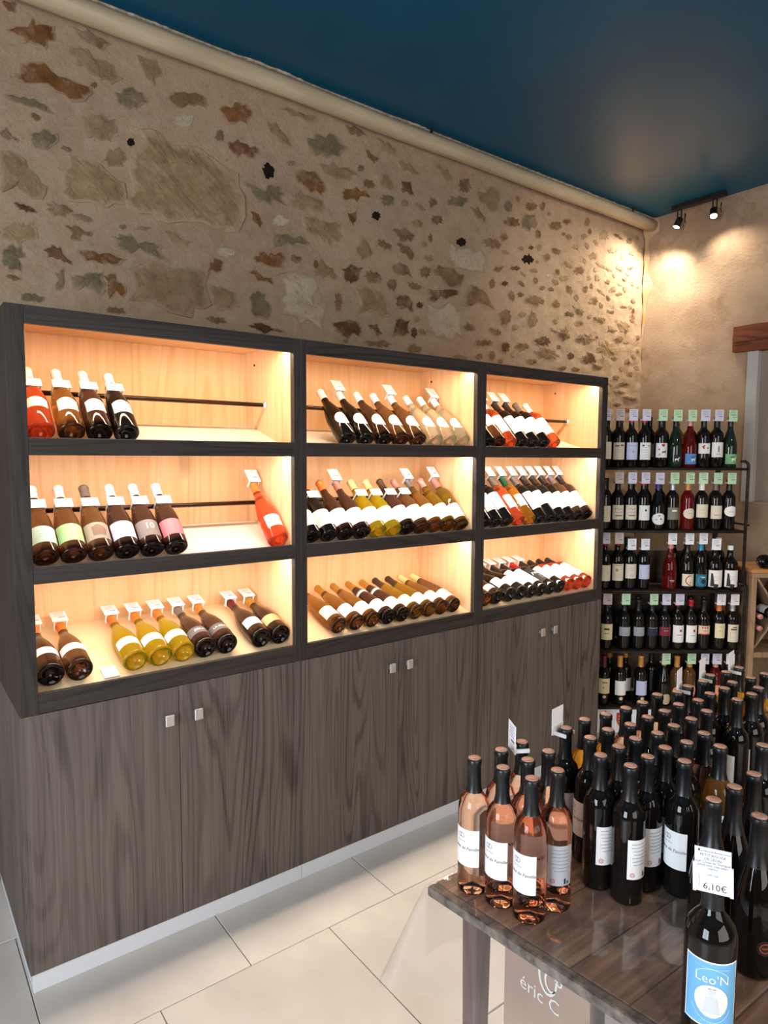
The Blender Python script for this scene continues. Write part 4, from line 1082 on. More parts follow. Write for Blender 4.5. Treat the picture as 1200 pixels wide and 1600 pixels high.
# ------------------------------------------------------------------ bottles leaning in the lit compartments
# (x, shape, glass, cap, label spec, tag)  tag: None / 'top' (clipped above the cap) / 'neck' (slid down the neck)
def lb(paper, z0, z1, half=62, style='rect', items=()): return [('label', paper, style, half, z0, z1, 0, list(items))]
sh = lambda *a: lb(*a)
T2 = lambda s, sz, ink='white': [(ink, ('t', s, sz, 0, -.004, 0))]
BAYS = {
 'L1': [(.385, 'burgundy', 'rose', 'white', lb('white', .078, .122, 46, 'arch'), 'neck', 'orange rosé'), (.484, 'burgundy', 'amber', 'white', lb('white', .070, .125, 46, 'arch'), 'neck', 'amber'),
        (.567, 'burgundy', 'dark', 'white', lb('white', .070, .125, 46, 'arch'), 'neck', 'dark brown'), (.650, 'burgundy', 'black', 'white', lb('white', .068, .125, 46, 'arch'), 'neck', 'black')],
 'L2': [(.397, 'burgundy', 'brown', 'white', lb('aqua', .036, .100, 70, 'rect', lines(3, -.01, .012, .02)), 'neck', 'brown, aqua label'), (.478, 'burgundy', 'brown', 'white', lb('mint', .036, .104, 70, 'rect', lines(2, -.005, .012, .012)), 'neck', 'brown, mint label'),
        (.560, 'burgundy', 'brown', 'grey', lb('stone', .036, .104, 70, 'rect', [('brown', ('p', [(-.02, -.02), (.02, -.022), (.028, .01), (.0, .026), (-.022, .016)]))]), 'neck', 'brown, beige label and grey cap'), (.642, 'burgundy', 'dark', 'white', lb('bluewhite', .036, .104, 70), 'neck', 'dark, bluish white label'),
        (.724, 'burgundy', 'dark', 'white', lb('taupe', .036, .104, 70, 'rect', T2('10', .034)), 'neck', 'dark, taupe label'), (.806, 'burgundy', 'dark', 'white', lb('pink', .036, .104, 70, 'rect', [('brown', ('p', [(0, -.018), (.002, -.018), (.005, .014), (.003, .016)]))]), 'neck', 'dark, pink label'),
        (1.196, 'burgundy', 'rose', 'orange', lb('white', .045, .100, 55), 'top', 'orange rosé standing alone')],
 'L3': [(.398, 'burgundy', 'dark', 'orange', lb('white', .070, .108, 75), 'top', 'dark, white band label'), (.482, 'burgundy', 'brown', 'orange', lb('white', .070, .108, 75), 'top', 'brown, white band label'),
        (.653, 'burgundy', 'yellow', 'orange', lb('white', .052, .094, 72), 'top', 'yellow, white label'), (.736, 'burgundy', 'yellow', 'orange', lb('white', .052, .094, 72), 'top', 'yellow, white label'), (.818, 'burgundy', 'yellow', 'orange', lb('white', .052, .094, 72), 'top', 'yellow, white label'),
        (.898, 'burgundy', 'dark', 'grey', lb('grey', .050, .092, 72, 'rect', T2('JERUS', .016)), 'top', 'dark, grey label'), (.979, 'burgundy', 'dark', 'orange', lb('grey', .050, .092, 72, 'rect', T2('LA REINE', .015)), 'top', 'dark, grey label with orange cap'),
        (1.120, 'burgundy', 'dark', 'burgundy', lb('white', .050, .100, 66), 'top', 'dark, white label and burgundy cap'), (1.1985, 'burgundy', 'dark', 'gold', lb('tan', .050, .100, 66), 'top', 'dark, tan label')],
 'M1': [(1.512, 'burgundy', 'black', 'white', lb('white', .056, .122, 50, 'oval'), None, 'black'), (1.604, 'burgundy', 'black', 'white', lb('white', .056, .122, 50, 'oval'), 'top', 'black'), (1.698, 'burgundy', 'dark', 'white', lb('white', .056, .122, 50, 'oval'), None, 'dark brown'),
        (1.788, 'burgundy', 'brown', 'white', lb('white', .056, .122, 50, 'oval'), None, 'brown'), (1.883, 'burgundy', 'brown', 'white', lb('white', .056, .122, 50, 'oval'), 'top', 'brown'), (1.978, 'burgundy', 'clear', 'white', lb('white', .056, .122, 50, 'oval'), None, 'clear'),
        (2.062, 'burgundy', 'clear', 'white', lb('white', .056, .122, 50, 'oval'), None, 'clear'), (2.1445, 'burgundy', 'clear', 'white', lb('white', .056, .122, 50, 'oval'), 'top', 'clear')],
 'M2': [(1.346, 'burgundy', 'black', 'orange', lb('white', .034, .112, 80), None, 'black'), (1.428, 'burgundy', 'black', 'orange', lb('white', .034, .112, 80), 'neck', 'black, orange cap'), (1.510, 'burgundy', 'dark', 'orange', lb('white', .034, .112, 80), None, 'dark, orange cap'),
        (1.592, 'burgundy', 'dark', 'mauve', lb('white', .034, .112, 80), 'top', 'dark, mauve cap'), (1.674, 'burgundy', 'yellow', 'cream', lb('white', .034, .112, 80), 'neck', 'yellow'), (1.756, 'burgundy', 'yellow', 'cream', lb('white', .034, .112, 80), 'neck', 'yellow'),
        (1.841, 'burgundy', 'dark', 'brown', lb('white', .034, .112, 80), 'neck', 'dark, brown cap'), (1.923, 'burgundy', 'brown', 'mauve', lb('white', .034, .112, 80), 'neck', 'brown, mauve cap'), (2.004, 'burgundy', 'amber', 'grey', lb('white', .034, .112, 80), 'top', 'amber'),
        (2.0845, 'burgundy', 'olive', 'pinkcap', lb('white', .034, .112, 80), None, 'olive'), (2.1465, 'claret', 'olive', 'mauve', lb('white', .034, .112, 80), 'top', 'olive, slimmer')],
 'M3': [(1.460, 'flute', 'amber', 'gold', lb('white', .040, .108, 75), None, 'amber'), (1.547, 'flute', 'amber', 'gold', lb('white', .036, .104, 75), None, 'amber'), (1.630, 'flute', 'amber', 'gold', lb('white', .036, .104, 75), None, 'amber'),
        (1.712, 'flute', 'dark', 'gold', lb('white', .036, .104, 75) + [('neck_label', 'white', 'rect', 75, .150, .150, 0, ())], None, 'dark, white neck band'), (1.790, 'flute', 'dark', 'gold', lb('white', .036, .104, 75) + [('neck_label', 'white', 'rect', 75, .150, .150, 0, ())], None, 'dark, white neck band'),
        (1.867, 'flute', 'olive', 'brown', lb('white', .036, .104, 75), None, 'olive, brown cap'), (1.944, 'flute', 'olive', 'brown', lb('white', .036, .104, 75), None, 'olive, brown cap'), (2.019, 'flute', 'amber', 'cream', lb('white', .036, .104, 75), None, 'amber, yellow cap'),
        (2.0945, 'flute', 'brown', 'cream', lb('white', .036, .104, 75), None, 'brown, yellow cap')],
 'R1': [(2.312, 'claret', 'black', 'white', lb('white', .070, .165, 62), None, 'black'), (2.388, 'claret', 'brown', 'white', lb('white', .095, .165, 55), None, 'brown'), (2.468, 'claret', 'rose', 'white', lb('white', .055, .165, 62), 'top', 'orange rosé'),
        (2.555, 'claret', 'black', 'darkcap', lb('white', .055, .165, 62), 'top', 'black'), (2.636, 'claret', 'black', 'darkcap', lb('white', .055, .165, 62), 'top', 'black'), (2.718, 'claret', 'black', 'grey', lb('white', .055, .165, 62), None, 'black, grey cap'), (2.798, 'claret', 'rose', 'white', lb('white', .055, .165, 62), None, 'orange rosé, white cap')],
 'R2': [(2.300, 'claret', 'black', 'black', lb('white', .055, .165, 62), None, 'black'), (2.378, 'claret', 'black', 'black', lb('white', .060, .165, 62), None, 'black'), (2.456, 'claret', 'black', 'grey', lb('white', .070, .170, 62), None, 'black'),
        (2.537, 'claret', 'rose', 'grey', lb('white', .070, .150, 50), 'top', 'orange rosé'), (2.620, 'claret', 'gold', 'greenc', lb('white', .078, .150, 50), 'top', 'golden'), (2.706, 'claret', 'black', 'grey', lb('white', .055, .165, 62), 'top', 'black'),
        (2.786, 'claret', 'black', 'darkcap', lb('white', .080, .170, 62), 'top', 'black'), (2.872, 'claret', 'black', 'darkcap', lb('white', .050, .155, 62), 'top', 'black'), (2.950, 'claret', 'black', 'darkcap', lb('white', .050, .155, 62), 'top', 'black'),
        (3.026, 'claret', 'brown', 'grey', lb('white', .050, .155, 62), 'top', 'brown'), (3.0955 - .004, 'claret', 'dark', 'darkcap', lb('white', .050, .155, 62), 'top', 'dark brown')],
 'R3': [(2.302, 'claret', 'amber', 'white', lb('white', .075, .165, 62), None, 'amber'), (2.380, 'claret', 'dark', 'white', lb('white', .040, .080, 62), None, 'dark'), (2.480, 'burgundy', 'black', 'white', lb('white', .050, .120, 62), 'top', 'black, sloping shoulders'),
        (2.566, 'burgundy', 'black', 'darkcap', lb('white', .050, .120, 62), 'top', 'black, sloping shoulders'), (2.650, 'claret', 'black', 'darkcap', lb('white', .040, .180, 66), 'top', 'black'), (2.730, 'claret', 'black', 'darkcap', lb('white', .040, .180, 66), 'top', 'black'),
        (2.808, 'claret', 'black', 'redc', lb('label_black', .040, .180, 66, 'rect', [('white', ('t', 'Noir', .034, 0, .0, .3))] + lines(3, -.045, -.02, .016, 'white')), 'top', 'black, white lettering'), (2.886, 'claret', 'black', 'darkcap', lb('white', .060, .180, 66), 'top', 'black'),
        (2.961, 'claret', 'rose', 'darkcap', lb('white', .045, .180, 66), None, 'orange rosé'), (3.035, 'claret', 'rose', 'darkcap', lb('white', .045, .180, 66), None, 'orange rosé'), (3.0905, 'claret', 'rose', 'darkcap', lb('white', .045, .180, 66), None, 'orange rosé')],
}
BN = {'L1': 'top left', 'L2': 'middle left', 'L3': 'bottom left', 'M1': 'top centre', 'M2': 'centre', 'M3': 'bottom centre', 'R1': 'top right', 'R2': 'middle right', 'R3': 'bottom right'}
# even out positions that would touch, inside each compartment
for key, lst in BAYS.items():
    k = int(key[1]) - 1
    a, b = XO['LMR'.index(key[0])]
    e = 17.0 if k == 2 else 44.5
    xs = [q[0] for q in lst]
    rs = [PROF[q[1]][0] for q in lst]
    for it in range(300):
        for i in range(len(xs)):
            if i:
                d = xs[i] - xs[i - 1]; m_ = rs[i] + rs[i - 1] + .0005
                if d < m_: xs[i] += (m_ - d) / 2; xs[i - 1] -= (m_ - d) / 2
            xs[i] = min(max(xs[i], a + .0035 + rs[i]), b - .0035 - rs[i])
    def rest(kind, y0, zc):
        # steepness at which the bottle comes to lie on the rod
        prof = PROF[kind][2]
        for st in range(300, 600):
            e_ = st / 10
            yy, zz = y0(e_), zc(e_)
            c_, s_ = math.cos(R(e_)), math.sin(R(e_))
            dy, dz = ROD_Y - yy, LIP[k] + ROD_DZ - zz
            along, below = dy * c_ + dz * s_, dy * s_ - dz * c_
            ok = below > 0
            for a_, b_ in zip(prof[4:], prof[5:]):
                for q_ in (0, .25, .5, .75):
                    rr, zz_ = a_[0] + (b_[0] - a_[0]) * q_, a_[1] + (b_[1] - a_[1]) * q_
                    if math.hypot(along - zz_, below - rr) < .0092 or (abs(along - zz_) < .004 and below < rr): ok = False
            if ok: return e_
        return 45.0
    for i, (q, x) in enumerate(zip(lst, xs)):
        _, kind, gl, cap, lab, tg, desc = q
        r = PROF[kind][0]
        c_, s_ = math.cos(R(e)), math.sin(R(e))
        if k < 2:
            fy = lambda e_: r * math.sin(R(e_)) + .020
            fz = lambda e_: LIP[k] - .032 + (fy(e_) + r * math.sin(R(e_)) - .018) * .097 / .312 + r * math.cos(R(e_)) + .0012
            e = rest(kind, fy, fz)
            y0, z = fy(e), fz(e)
        else:
            y0 = .020 + r * s_
            sl_ = .115 / .381
            e = math.degrees(math.atan(sl_))
            c_, s_ = math.cos(R(e)), math.sin(R(e))
            y0 = .022 + r * s_
            z = LIP[2] - .006 + (y0 - .018) * sl_ + (r + .0008) / c_
        lab2 = [l for l in lab if l[0] == 'label']
        extra = []
        if len(lab2) < len(lab):
            extra = [('neck_band', cached('nband', lambda: lathe('neck_band', [(.0290, .196), (.0300, .1955), (.0264, .216), (.0255, .2155)], LM['white'], 24)))]
        mw = leaning(x, y0, z, e, 0, 0)
        txt = '%s bottle, %s from left in the %s lit bay' % (desc, ORD[i], BN[key])
        bo = bottle(mw, kind, gl, cap, lab2, txt, 'bottles in the %s bay' % BN[key], None, False, extra)
        H = PROF[kind][1]
        if tg == 'neck':
            neck_tag(mw @ Matrix.Translation((0, 0, .199)), 'white price card on the %s bottle from left in the %s bay' % (ORD[i], BN[key]), 'price cards in the %s bay' % BN[key])
        elif tg:
            tt = 'white price card on the %s bottle from left in the %s bay' % (ORD[i], BN[key])
            price_tag(mw, 'card', tt, 'price cards in the %s bay' % BN[key], H)
        if key == 'L1' and i == 3:
            lp = [(.0 + .023 * math.cos(a_), .023 * math.sin(a_) + .004, .222 + .02 * math.sin(a_ * .5)) for a_ in [j * 2 * math.pi / 18 for j in range(18)]]
            tube('yellow_string', lp, .0022, plain('yellow_string', (240, 200, 30), .6), 6, bo, True)
# loose card lying on the lower left shelf
pc = thing('price_card', 'blank white card lying at the front edge of the bottom left shelf', 'price tag', None, leaning(.578, .030, LIP[2] + .0015, 17.0 + .3))
add('card', from_box('card', [(0, .0014, -.024, .024, 0, .062)], M['card']), pc)
add('fold', from_box('fold', [(.0014, .003, -.024, .024, 0, .004)], M['plasticclip']), pc)

# ------------------------------------------------------------------ table with clear plastic cover
TL = lambda x, y0: y0 - .030 * (x - .97)
xe = lambda y: .951 + (y + 1.11) * -.0995
TX1 = 2.72
t = NT('worn_table_plank')
P = t.coords((2.2, 26, 26), rand=9)
g1 = t.noise(P, 1.5, 6, .62)
P2 = t.coords((3, 9, 9), rand=5)
c = t.ramp(g1, [(.25, lin(70, 46, 32)), (.5, lin(130, 96, 73)), (.72, lin(180, 142, 112))])
c = t.mix(t.ramp(t.noise(P2, 1.2, 3), [(.55, (0, 0, 0)), (.75, (.7, .7, .7))]), c, lin(52, 34, 26))
t.l(c, t.b.inputs['Base Color'])
t.set(Roughness=.6)
t.bump(g1, .2, .004)
PLANK = t.m
EDGE = mottled('worn_grey_edge', (66, 54, 46), (140, 124, 110), 34, .8, 60, .6)
LEG = veneer('dark_table_leg', (66, 42, 34), (104, 72, 60), 'Z', .6)
tbl = thing('wooden_table', 'old plank table with worn edges carrying the crowd of upright bottles', 'table')
ys = [-1.112, -1.205, -1.320, -1.459, -1.577, -1.70, -1.815, -1.925]
for a, b in zip(ys, ys[1:]):
    xa, xb = xe(a) + .024, xe(b) + .024
    prism('plank', [(xb, TL(xb, b + .0032)), (TX1, TL(TX1, b + .0032)), (TX1, TL(TX1, a)), (xa, TL(xa, a))], .681, .700, PLANK, tbl, .0022)
prism('end_strip', [(xe(-1.924) - .002, -1.925), (xe(-1.925) + .0232, -1.9252), (xe(-1.112) + .0232, -1.1112), (xe(-1.112) - .002, -1.1106)], .676, .700, EDGE, tbl, .005)
prism('added_gap_board', [(xe(-1.90) + .03, -1.90), (TX1 - .02, -1.92), (TX1 - .02, TL(TX1, -1.14)), (xe(-1.14) + .03, -1.14)], .664, .6805, LEG, tbl)  # added dark board, hides the bright floor so the plank gaps read dark
for x, y in ((1.05, -1.17), (2.64, -1.22), (1.105, -1.86), (2.64, -1.88)):
    bm = bmesh.new()
    vs = [bm.verts.new((x + sx * w_, y + sy * w_, z)) for z, w_ in ((0, .018), (.664, .024)) for sx, sy in ((-1, -1), (1, -1), (1, 1), (-1, 1))]
    for q in ((3, 2, 1, 0), (4, 5, 6, 7), (0, 1, 5, 4), (1, 2, 6, 5), (2, 3, 7, 6), (3, 0, 4, 7)): bm.faces.new([vs[i] for i in q])
    bmesh.ops.bevel(bm, geom=list(bm.edges), offset=.0015, segments=1, affect='EDGES')
    add('leg', from_bm('leg', bm, LEG), tbl)

t = NT('clear_plastic_sheet')
P = t.coords((1, 1, 1))
nz = t.n('ShaderNodeTexNoise', i_Scale=9.0, i_Detail=2.0)
t.l(P, nz.inputs['Vector'])
bp = t.n('ShaderNodeBump', i_Strength=.22, i_Distance=.012)
t.l(nz.outputs[0], bp.inputs['Height'])
lw = t.n('ShaderNodeLayerWeight', i_Blend=.5)
pw = t.n('ShaderNodeMath', operation='POWER', i_1=4.0)
ma = t.n('ShaderNodeMath', operation='MULTIPLY_ADD', i_1=.75, i_2=.045)
t.l(bp.outputs[0], lw.inputs['Normal']); t.l(lw.outputs['Facing'], pw.inputs[0]); t.l(pw.outputs[0], ma.inputs[0])
gls = t.n('ShaderNodeBsdfGlossy', i_Roughness=.07)
gls.inputs['Color'].default_value = (1, 1, 1, 1)
t.l(bp.outputs[0], gls.inputs['Normal'])
trn = t.n('ShaderNodeBsdfTransparent')
trn.inputs['Color'].default_value = (.97, .97, .97, 1)
dif = t.n('ShaderNodeBsdfDiffuse')
dif.inputs['Color'].default_value = (.8, .82, .85, 1)
m1 = t.n('ShaderNodeMixShader', i_0=.05)
t.l(trn.outputs[0], m1.inputs[1]); t.l(dif.outputs[0], m1.inputs[2])
m2 = t.n('ShaderNodeMixShader')
t.l(ma.outputs[0], m2.inputs[0]); t.l(m1.outputs[0], m2.inputs[1]); t.l(gls.outputs[0], m2.inputs[2])
t.l(m2.outputs[0], t.out.inputs['Surface'])
PLASTIC = t.m
pc = thing('plastic_tablecloth', 'clear plastic sheet covering the plank table and hanging down its edges', 'tablecloth')
# outline of the table edge, walked from the near end round the corner along the cabinet side
path = []
for i in range(40):
    y = -1.93 + (1.93 - 1.125) * i / 39
    path.append((Vector((xe(y) - .004, y)), Vector((-1, -.1)).normalized(), 0))
for i in range(1, 12):
    a_ = R(185 - 95 * i / 12)
    path.append((Vector((xe(-1.112) + .002, -1.114)) + Vector((math.cos(a_), math.sin(a_))) * .007, Vector((math.cos(a_), math.sin(a_))), math.sin(math.pi * i / 12) ** 2))
for i in range(60):
    x = .965 + (TX1 - .965) * i / 59
    path.append((Vector((x, TL(x, -1.106))), Vector((.03, 1)).normalized(), 0))
v, f = [], []
ND = 12
for i, (p, n_, cn) in enumerate(path):
    for k in range(ND + 1):
        q = k / ND
        wob = .011 * math.sin(i * .42) * q + .007 * math.sin(i * .95 + 1.3) * q
        off = .001 + .004 * min(1, q * 6) + q * (.012 + .092 * cn) + wob * (1 - cn)
        z = .7008 if k == 0 else .6985 - q * (.215 + .03 * math.sin(i * .2) * (1 - cn) + .025 * cn)
        v.append((p.x + n_.x * off, p.y + n_.y * off, z))
for i in range(len(path) - 1):
    for k in range(ND):
        f.append((i * (ND + 1) + k, (i + 1) * (ND + 1) + k, (i + 1) * (ND + 1) + k + 1, i * (ND + 1) + k + 1))
add('hanging_skirt', mk('hanging_skirt', v, f, PLASTIC, True), pc)
add('top_sheet', mk('top_sheet', [(xe(-1.925), -1.925, .7012), (TX1, TL(TX1, -1.925), .7012), (TX1, TL(TX1, -1.11), .7012), (xe(-1.11), -1.11, .7012)], [(0, 1, 2, 3)], PLASTIC), pc)

# cartons under the table
kraft = mottled('brown_carton', (164, 136, 120), (178, 150, 132), 6, .85)
def carton(x0, x1, y0, y1, z0, z1, m, label):
    o = thing('wine_carton', label, 'box', 'cartons under the table' if y0 < -1 else None)
    box('carton_body', x0, x1, y0, y1, z0, z1 - .003, m, o, .002)
    box('flap', x0 + .001, x1 - .001, y0 + .001, (y0 + y1) / 2 - .001, z1 - .003, z1, m, o, 0)
    box('flap', x0 + .001, x1 - .001, (y0 + y1) / 2 + .001, y1 - .001, z1 - .003, z1, m, o, 0)
    return o
cx = carton(1.095, 1.40, -1.445, -1.215, 0, .62, kraft, 'tall brown carton with white lettering standing under the table end')
V, F = [], []
flat_item(('t', '\u00e9ric C', .044, .0, -.125, .0), V, F)
for it in (('ring', .022, -.055, .026, .042, .006, 60, 330), ('ring', .034, -.035, .014, .020, .005, -60, 200), ('ring', .030, -.062, .017, .024, .005, 90, 380), ('ring', -.004, -.033, .012, .012, .005, 80, 300), ('ring', .052, -.050, .008, .010, .004, 0, 360)):
    flat_item(it, V, F)
me = mk('print', [(1.0938, -1.318 - x, .615 + z) for x, z in V], F, M['white_ink'])
add('print', me, cx)
carton(1.10, 1.40, -1.69, -1.475, 0, .60, mottled('grey_carton', (140, 124, 118), (152, 136, 128), 6, .85), 'plain greyish carton under the table behind the lettered one')
TB=[(1.028,-1.176),(1.107,-1.182),(1.178,-1.181),(1.045,-1.245),(1.117,-1.252),(1.057,-1.315),(1.188,-1.251),(1.130,-1.323),(1.328,-1.191),(1.411,-1.185),(1.486,-1.196),(1.566,-1.202),(1.640,-1.205),(1.729,-1.196),(1.796,-1.218),(1.866,-1.210),(1.946,-1.214),(2.018,-1.199),(2.089,-1.213),(2.168,-1.215),(2.095,-1.284),(2.170,-1.293),(2.008,-1.271),(1.936,-1.283),(2.021,-1.340),(1.951,-1.352),(1.858,-1.280),(1.872,-1.349),(1.780,-1.287),(1.706,-1.272),(1.630,-1.275),(1.720,-1.342),(1.556,-1.272),(1.636,-1.345),(1.477,-1.273),(1.558,-1.342),(1.403,-1.259),(1.483,-1.343),(1.573,-1.411),(1.411,-1.329),(1.328,-1.262),(1.490,-1.413),(1.340,-1.331),(1.421,-1.399),(1.531,-1.471),(1.618,-1.528),(1.267,-1.334),(1.346,-1.401),(1.391,-1.462),(1.275,-1.404),(1.456,-1.580),(1.366,-1.582),(1.280,-1.583),(1.289,-1.665)]
# ------------------------------------------------------------------ bottles standing on the table
ROSE = {0, 1, 2, 3, 4, 5, 6, 7, 11, 12, 13, 35, 38}
GOLD = {9, 10, 16, 18, 19, 20, 21}
ZT = .7022
front = [('black', ('t', 'Domaine de Famille', .0100, .002, -.004, .25)), ('grey', ('t', 'Les Clos', .0065, .0, .0125, .3)),
         ('grey', ('ring', -.004, .027, .0045, .0055, .0012, 40, 320)), ('grey', ('ring', .004, .027, .0045, .0055, .0012, 220, 500)), ('black', ('b', -.0006, .0006, .0215, .033))]
back = lines(7, -.012, .034, .021) + [('red', ('ring', -.017, -.034, .005, .005, .0013, 0, 360)), ('red', ('b', -.0195, -.0145, -.0347, -.0335)), ('black', ('b', .008, .012, -.040, -.028)), ('black', ('b', .015, .019, -.040, -.034))]
FRONT = lambda ang: ('label', 'white', 'rect', 70, .066, .150, ang, front)
BACK = lambda ang, p='white': ('back_label', p, 'rect', 46, .062, .150, ang, back)
SPEC = {0: [FRONT(-48)], 3: [FRONT(-48)], 5: [FRONT(-48)], 7: [BACK(20, 'silverback')], 1: [FRONT(-55)], 2: [FRONT(-60)], 4: [FRONT(-50)], 6: [FRONT(-70)], 8: [BACK(46, 'silverback')],
        46: [BACK(40)], 49: [BACK(46)], 47: [BACK(48)], 48: [FRONT(-50)], 44: [BACK(44), FRONT(-110)], 42: [FRONT(-60)], 40: [FRONT(-70)], 43: [FRONT(-60)], 41: [FRONT(-60)], 50: [], 51: [], 52: [], 53: []}
TAGS = {2: 150, 8: 98, 15: 105, 17: 100, 19: 100}
rows = [(-1.235, 'back row'), (-1.301, 'second row'), (-1.370, 'third row'), (-1.437, 'fourth row'), (-1.50, 'fifth row'), (-1.55, 'sixth row'), (-1.62, 'seventh row'), (-9, 'nearest row')]
cnt = {}
order = sorted(range(len(TB)), key=lambda i: TB[i][0])
for i in order:
    x, y = TB[i]
    rw = next(n for lim, n in rows if y > lim)
    cnt[rw] = cnt.get(rw, 0) + 1
    k = cnt[rw] - 1
    tocam = math.degrees(math.atan2(-2.2 - y, -x))
    kind = 'burgundy' if i >= 50 else 'bordeaux'
    gl = 'pale' if i in ROSE else 'gold' if i in GOLD else 'amber' if i == 44 else 'black'
    nm = {'pale': 'pale rosé', 'gold': 'golden white wine', 'amber': 'amber', 'black': 'dark red wine'}[gl]
    txt = 'black capped %s bottle, %s along the table\'s %s' % (nm, ORD[k], rw)
    lab = SPEC.get(i, [('label', 'white', 'rect', 70, .066, .150, -60 - (i * 17) % 30, ())])
    if i == 53:
        lab = [('label', 'label_black', 'oval', 22, .050, .080, 30, [('crest', ('ring', 0, .0, .011, .010, .003, 0, 360)), ('crest', ('b', -.006, .006, -.002, .002))])]
    mw = upright(x, y, ZT, tocam)
    bottle(mw, kind, gl, 'black', lab, txt, 'upright bottles on the table', .226 if kind == 'bordeaux' else .205, True)
    if i in TAGS:
        price_tag(upright(x, y, ZT + PROF[kind][1] - .008, TAGS[i]), 'card', 'white price card clipped on the %s bottle along the table\'s %s' % (ORD[k], rw), 'price cards on the table bottles', 0, 0, True)
# the bottle with the blue label at the near end
lx, ly = 1.066, -1.692
tc = math.degrees(math.atan2(-2.2 - ly, -lx))
leon = [('white', ('t', 'Leo\'N', .0215, .000, .0205, 0)), ('lightblue', ('ring', .000, .020, .030, .026, .0016, 35, 145)), ('white', ('d', .0, -.010, .026, .0275)), 
        ('lightblue', ('ring', 0, -.012, .032, .034, .0016, 200, 340)), ('lightblue', ('t', 'PETIT ROUGE', .0058, .0, -.0485, 0)), ('lightblue', ('b', -.026, .026, .0455, .0465))]
faint = [('figure', ('p', [(-.013, -.030), (.013, -.030), (.0085, -.002), (-.0085, -.002)])), ('figure', ('d', 0, .006, .0052, .0065)), ('grey', ('b', -.0062, .0062, .0112, .0124)), ('grey', ('b', -.005, .005, .0035, .0046))]
lmw = upright(lx, ly, ZT, tc)
lo = bottle(lmw, 'litre', 'black', 'black', [('label_border', 'white', 'rect', 61, .048, .160, 7, ())], 'dark bottle with blue and white label at the near end of the table', 'upright bottles on the table', .232, True)
lbm = label_mesh('litre', 'rect', 58, .0505, .1575, LM['azure'])
lbo = add('label', lbm, lo)
lbo.scale = (1.006, 1.006, 1)
lbo.rotation_euler = (0, 0, R(7))
for me in prints(.0405 + .0014, .104, leon): add('print', me, lbo)
for me in prints(.0405 + .0019, .104, faint): add('print', me, lbo)
# its price card, large enough to read
pt = thing('price_tag', 'white price card reading 6,10\u20ac on the bottle with the blue label', 'price tag', 'price cards on the table bottles', lmw @ Matrix.Translation((0, 0, .302 - .032)) @ Matrix.Rotation(R(2.5), 4, 'X'))
c = add('card', from_box('card', [(.0265, .0279, -.0265, .0265, 0, .072)], M['card']), pt)
add('clip', from_box('clip', [(.0250, .0262, -.0295, .0295, -.003, .045), (.0280, .0288, -.0295, -.0245, -.003, .045), (.0280, .0288, .0245, .0295, -.003, .045), (-.012, .0255, -.0225, -.0190, .016, .025), (-.012, .0255, .0190, .0225, .016, .025)], M['plasticclip']), pt)
V, F = [], []
for it in (('t', 'Le Naturel Barberousse', .0046, .003, .0650, 0), ('t', 'PETIT ROUGE', .0062, 0, .0580, 0), ('t', 'DE L\u00c9ON', .0062, 0, .0515, 0), ('t', 'IGP C\u00f4tes de Thongue', .0054, 0, .0465, 0), ('t', 'pinot noir, marselan,', .0054, 0, .0415, 0), ('t', 'merlot', .0054, 0, .0365, 0), ('t', '(vin nu)', .0050, 0, .0265, 0),
           ('t', '6,10\u20ac', .0150, .003, .0035, 0), ('b', -.0205, -.0200, .006, .026), ('p', [(-.022, .0655), (-.019, .0655), (-.019, .0690), (-.0205, .0700)])):
    flat_item(it, V, F)
add('print', mk('print', [(.0282, x, z) for x, z in V], F, M['ink']), c)

# ------------------------------------------------------------------ iron bottle rack in the corner
RO = Matrix.Translation((3.755, -.083, 0)) @ Matrix(((.7983, .6022, 0, 0), (-.6022, .7983, 0, 0), (0, 0, 1, 0), (0, 0, 0, 1)))
rk = thing('bottle_rack', 'black iron rack with five full shelves standing across the corner', 'rack', None, RO)
RZ = [1.613, 1.245, .887, .520, .175]
for i, z in enumerate(RZ):
    sh_ = box('shelf', -.60, .405, -.03, .25, z - .014, z - .001, M['rackwood'], rk, .002)
    tube('front_rail', [(-.60, -.034, z - .008), (.40, -.034, z - .008)], .008, M['black_metal'], 8, sh_)
for x, y in ((-.61, .24), (.375, .262)):
    box('back_post', x - .014, x + .014, y - .008, y + .008, 0, 1.66, M['black_metal'], rk, .002)
for z0, z1 in ((.905, 1.672), (0, .945)):
    xx = .412 if z0 > .5 else .43
    pth = [(xx, -.02, z0), (xx, -.02, z1 - .05)] + [(xx - .03 + .03 * math.cos(R(a_)), -.02, z1 - .05 + .03 * math.sin(R(a_))) for a_ in (20, 45, 70, 90)] + [(xx - .045, -.02, z1 - .020)]
    tube('front_post', pth, .009, M['black_metal'], 8, rk)
    tube('front_post', [(-.615, -.02, z0), (-.615, -.02, z1 - .02)], .009, M['black_metal'], 8, rk)
for z in RZ[1:]:
    tube('side_bar', [(.430, -.02, z + .03), (.405, .25, z + .03)], .006, M['black_metal'], 6, rk)
for j, (z0, z1) in enumerate(((.19, .505), (.53, .80), (.806, 1.085))):
    box('back_board', -.59, .36, .254, .270, z0, z1, M['backwood'], rk, .002)

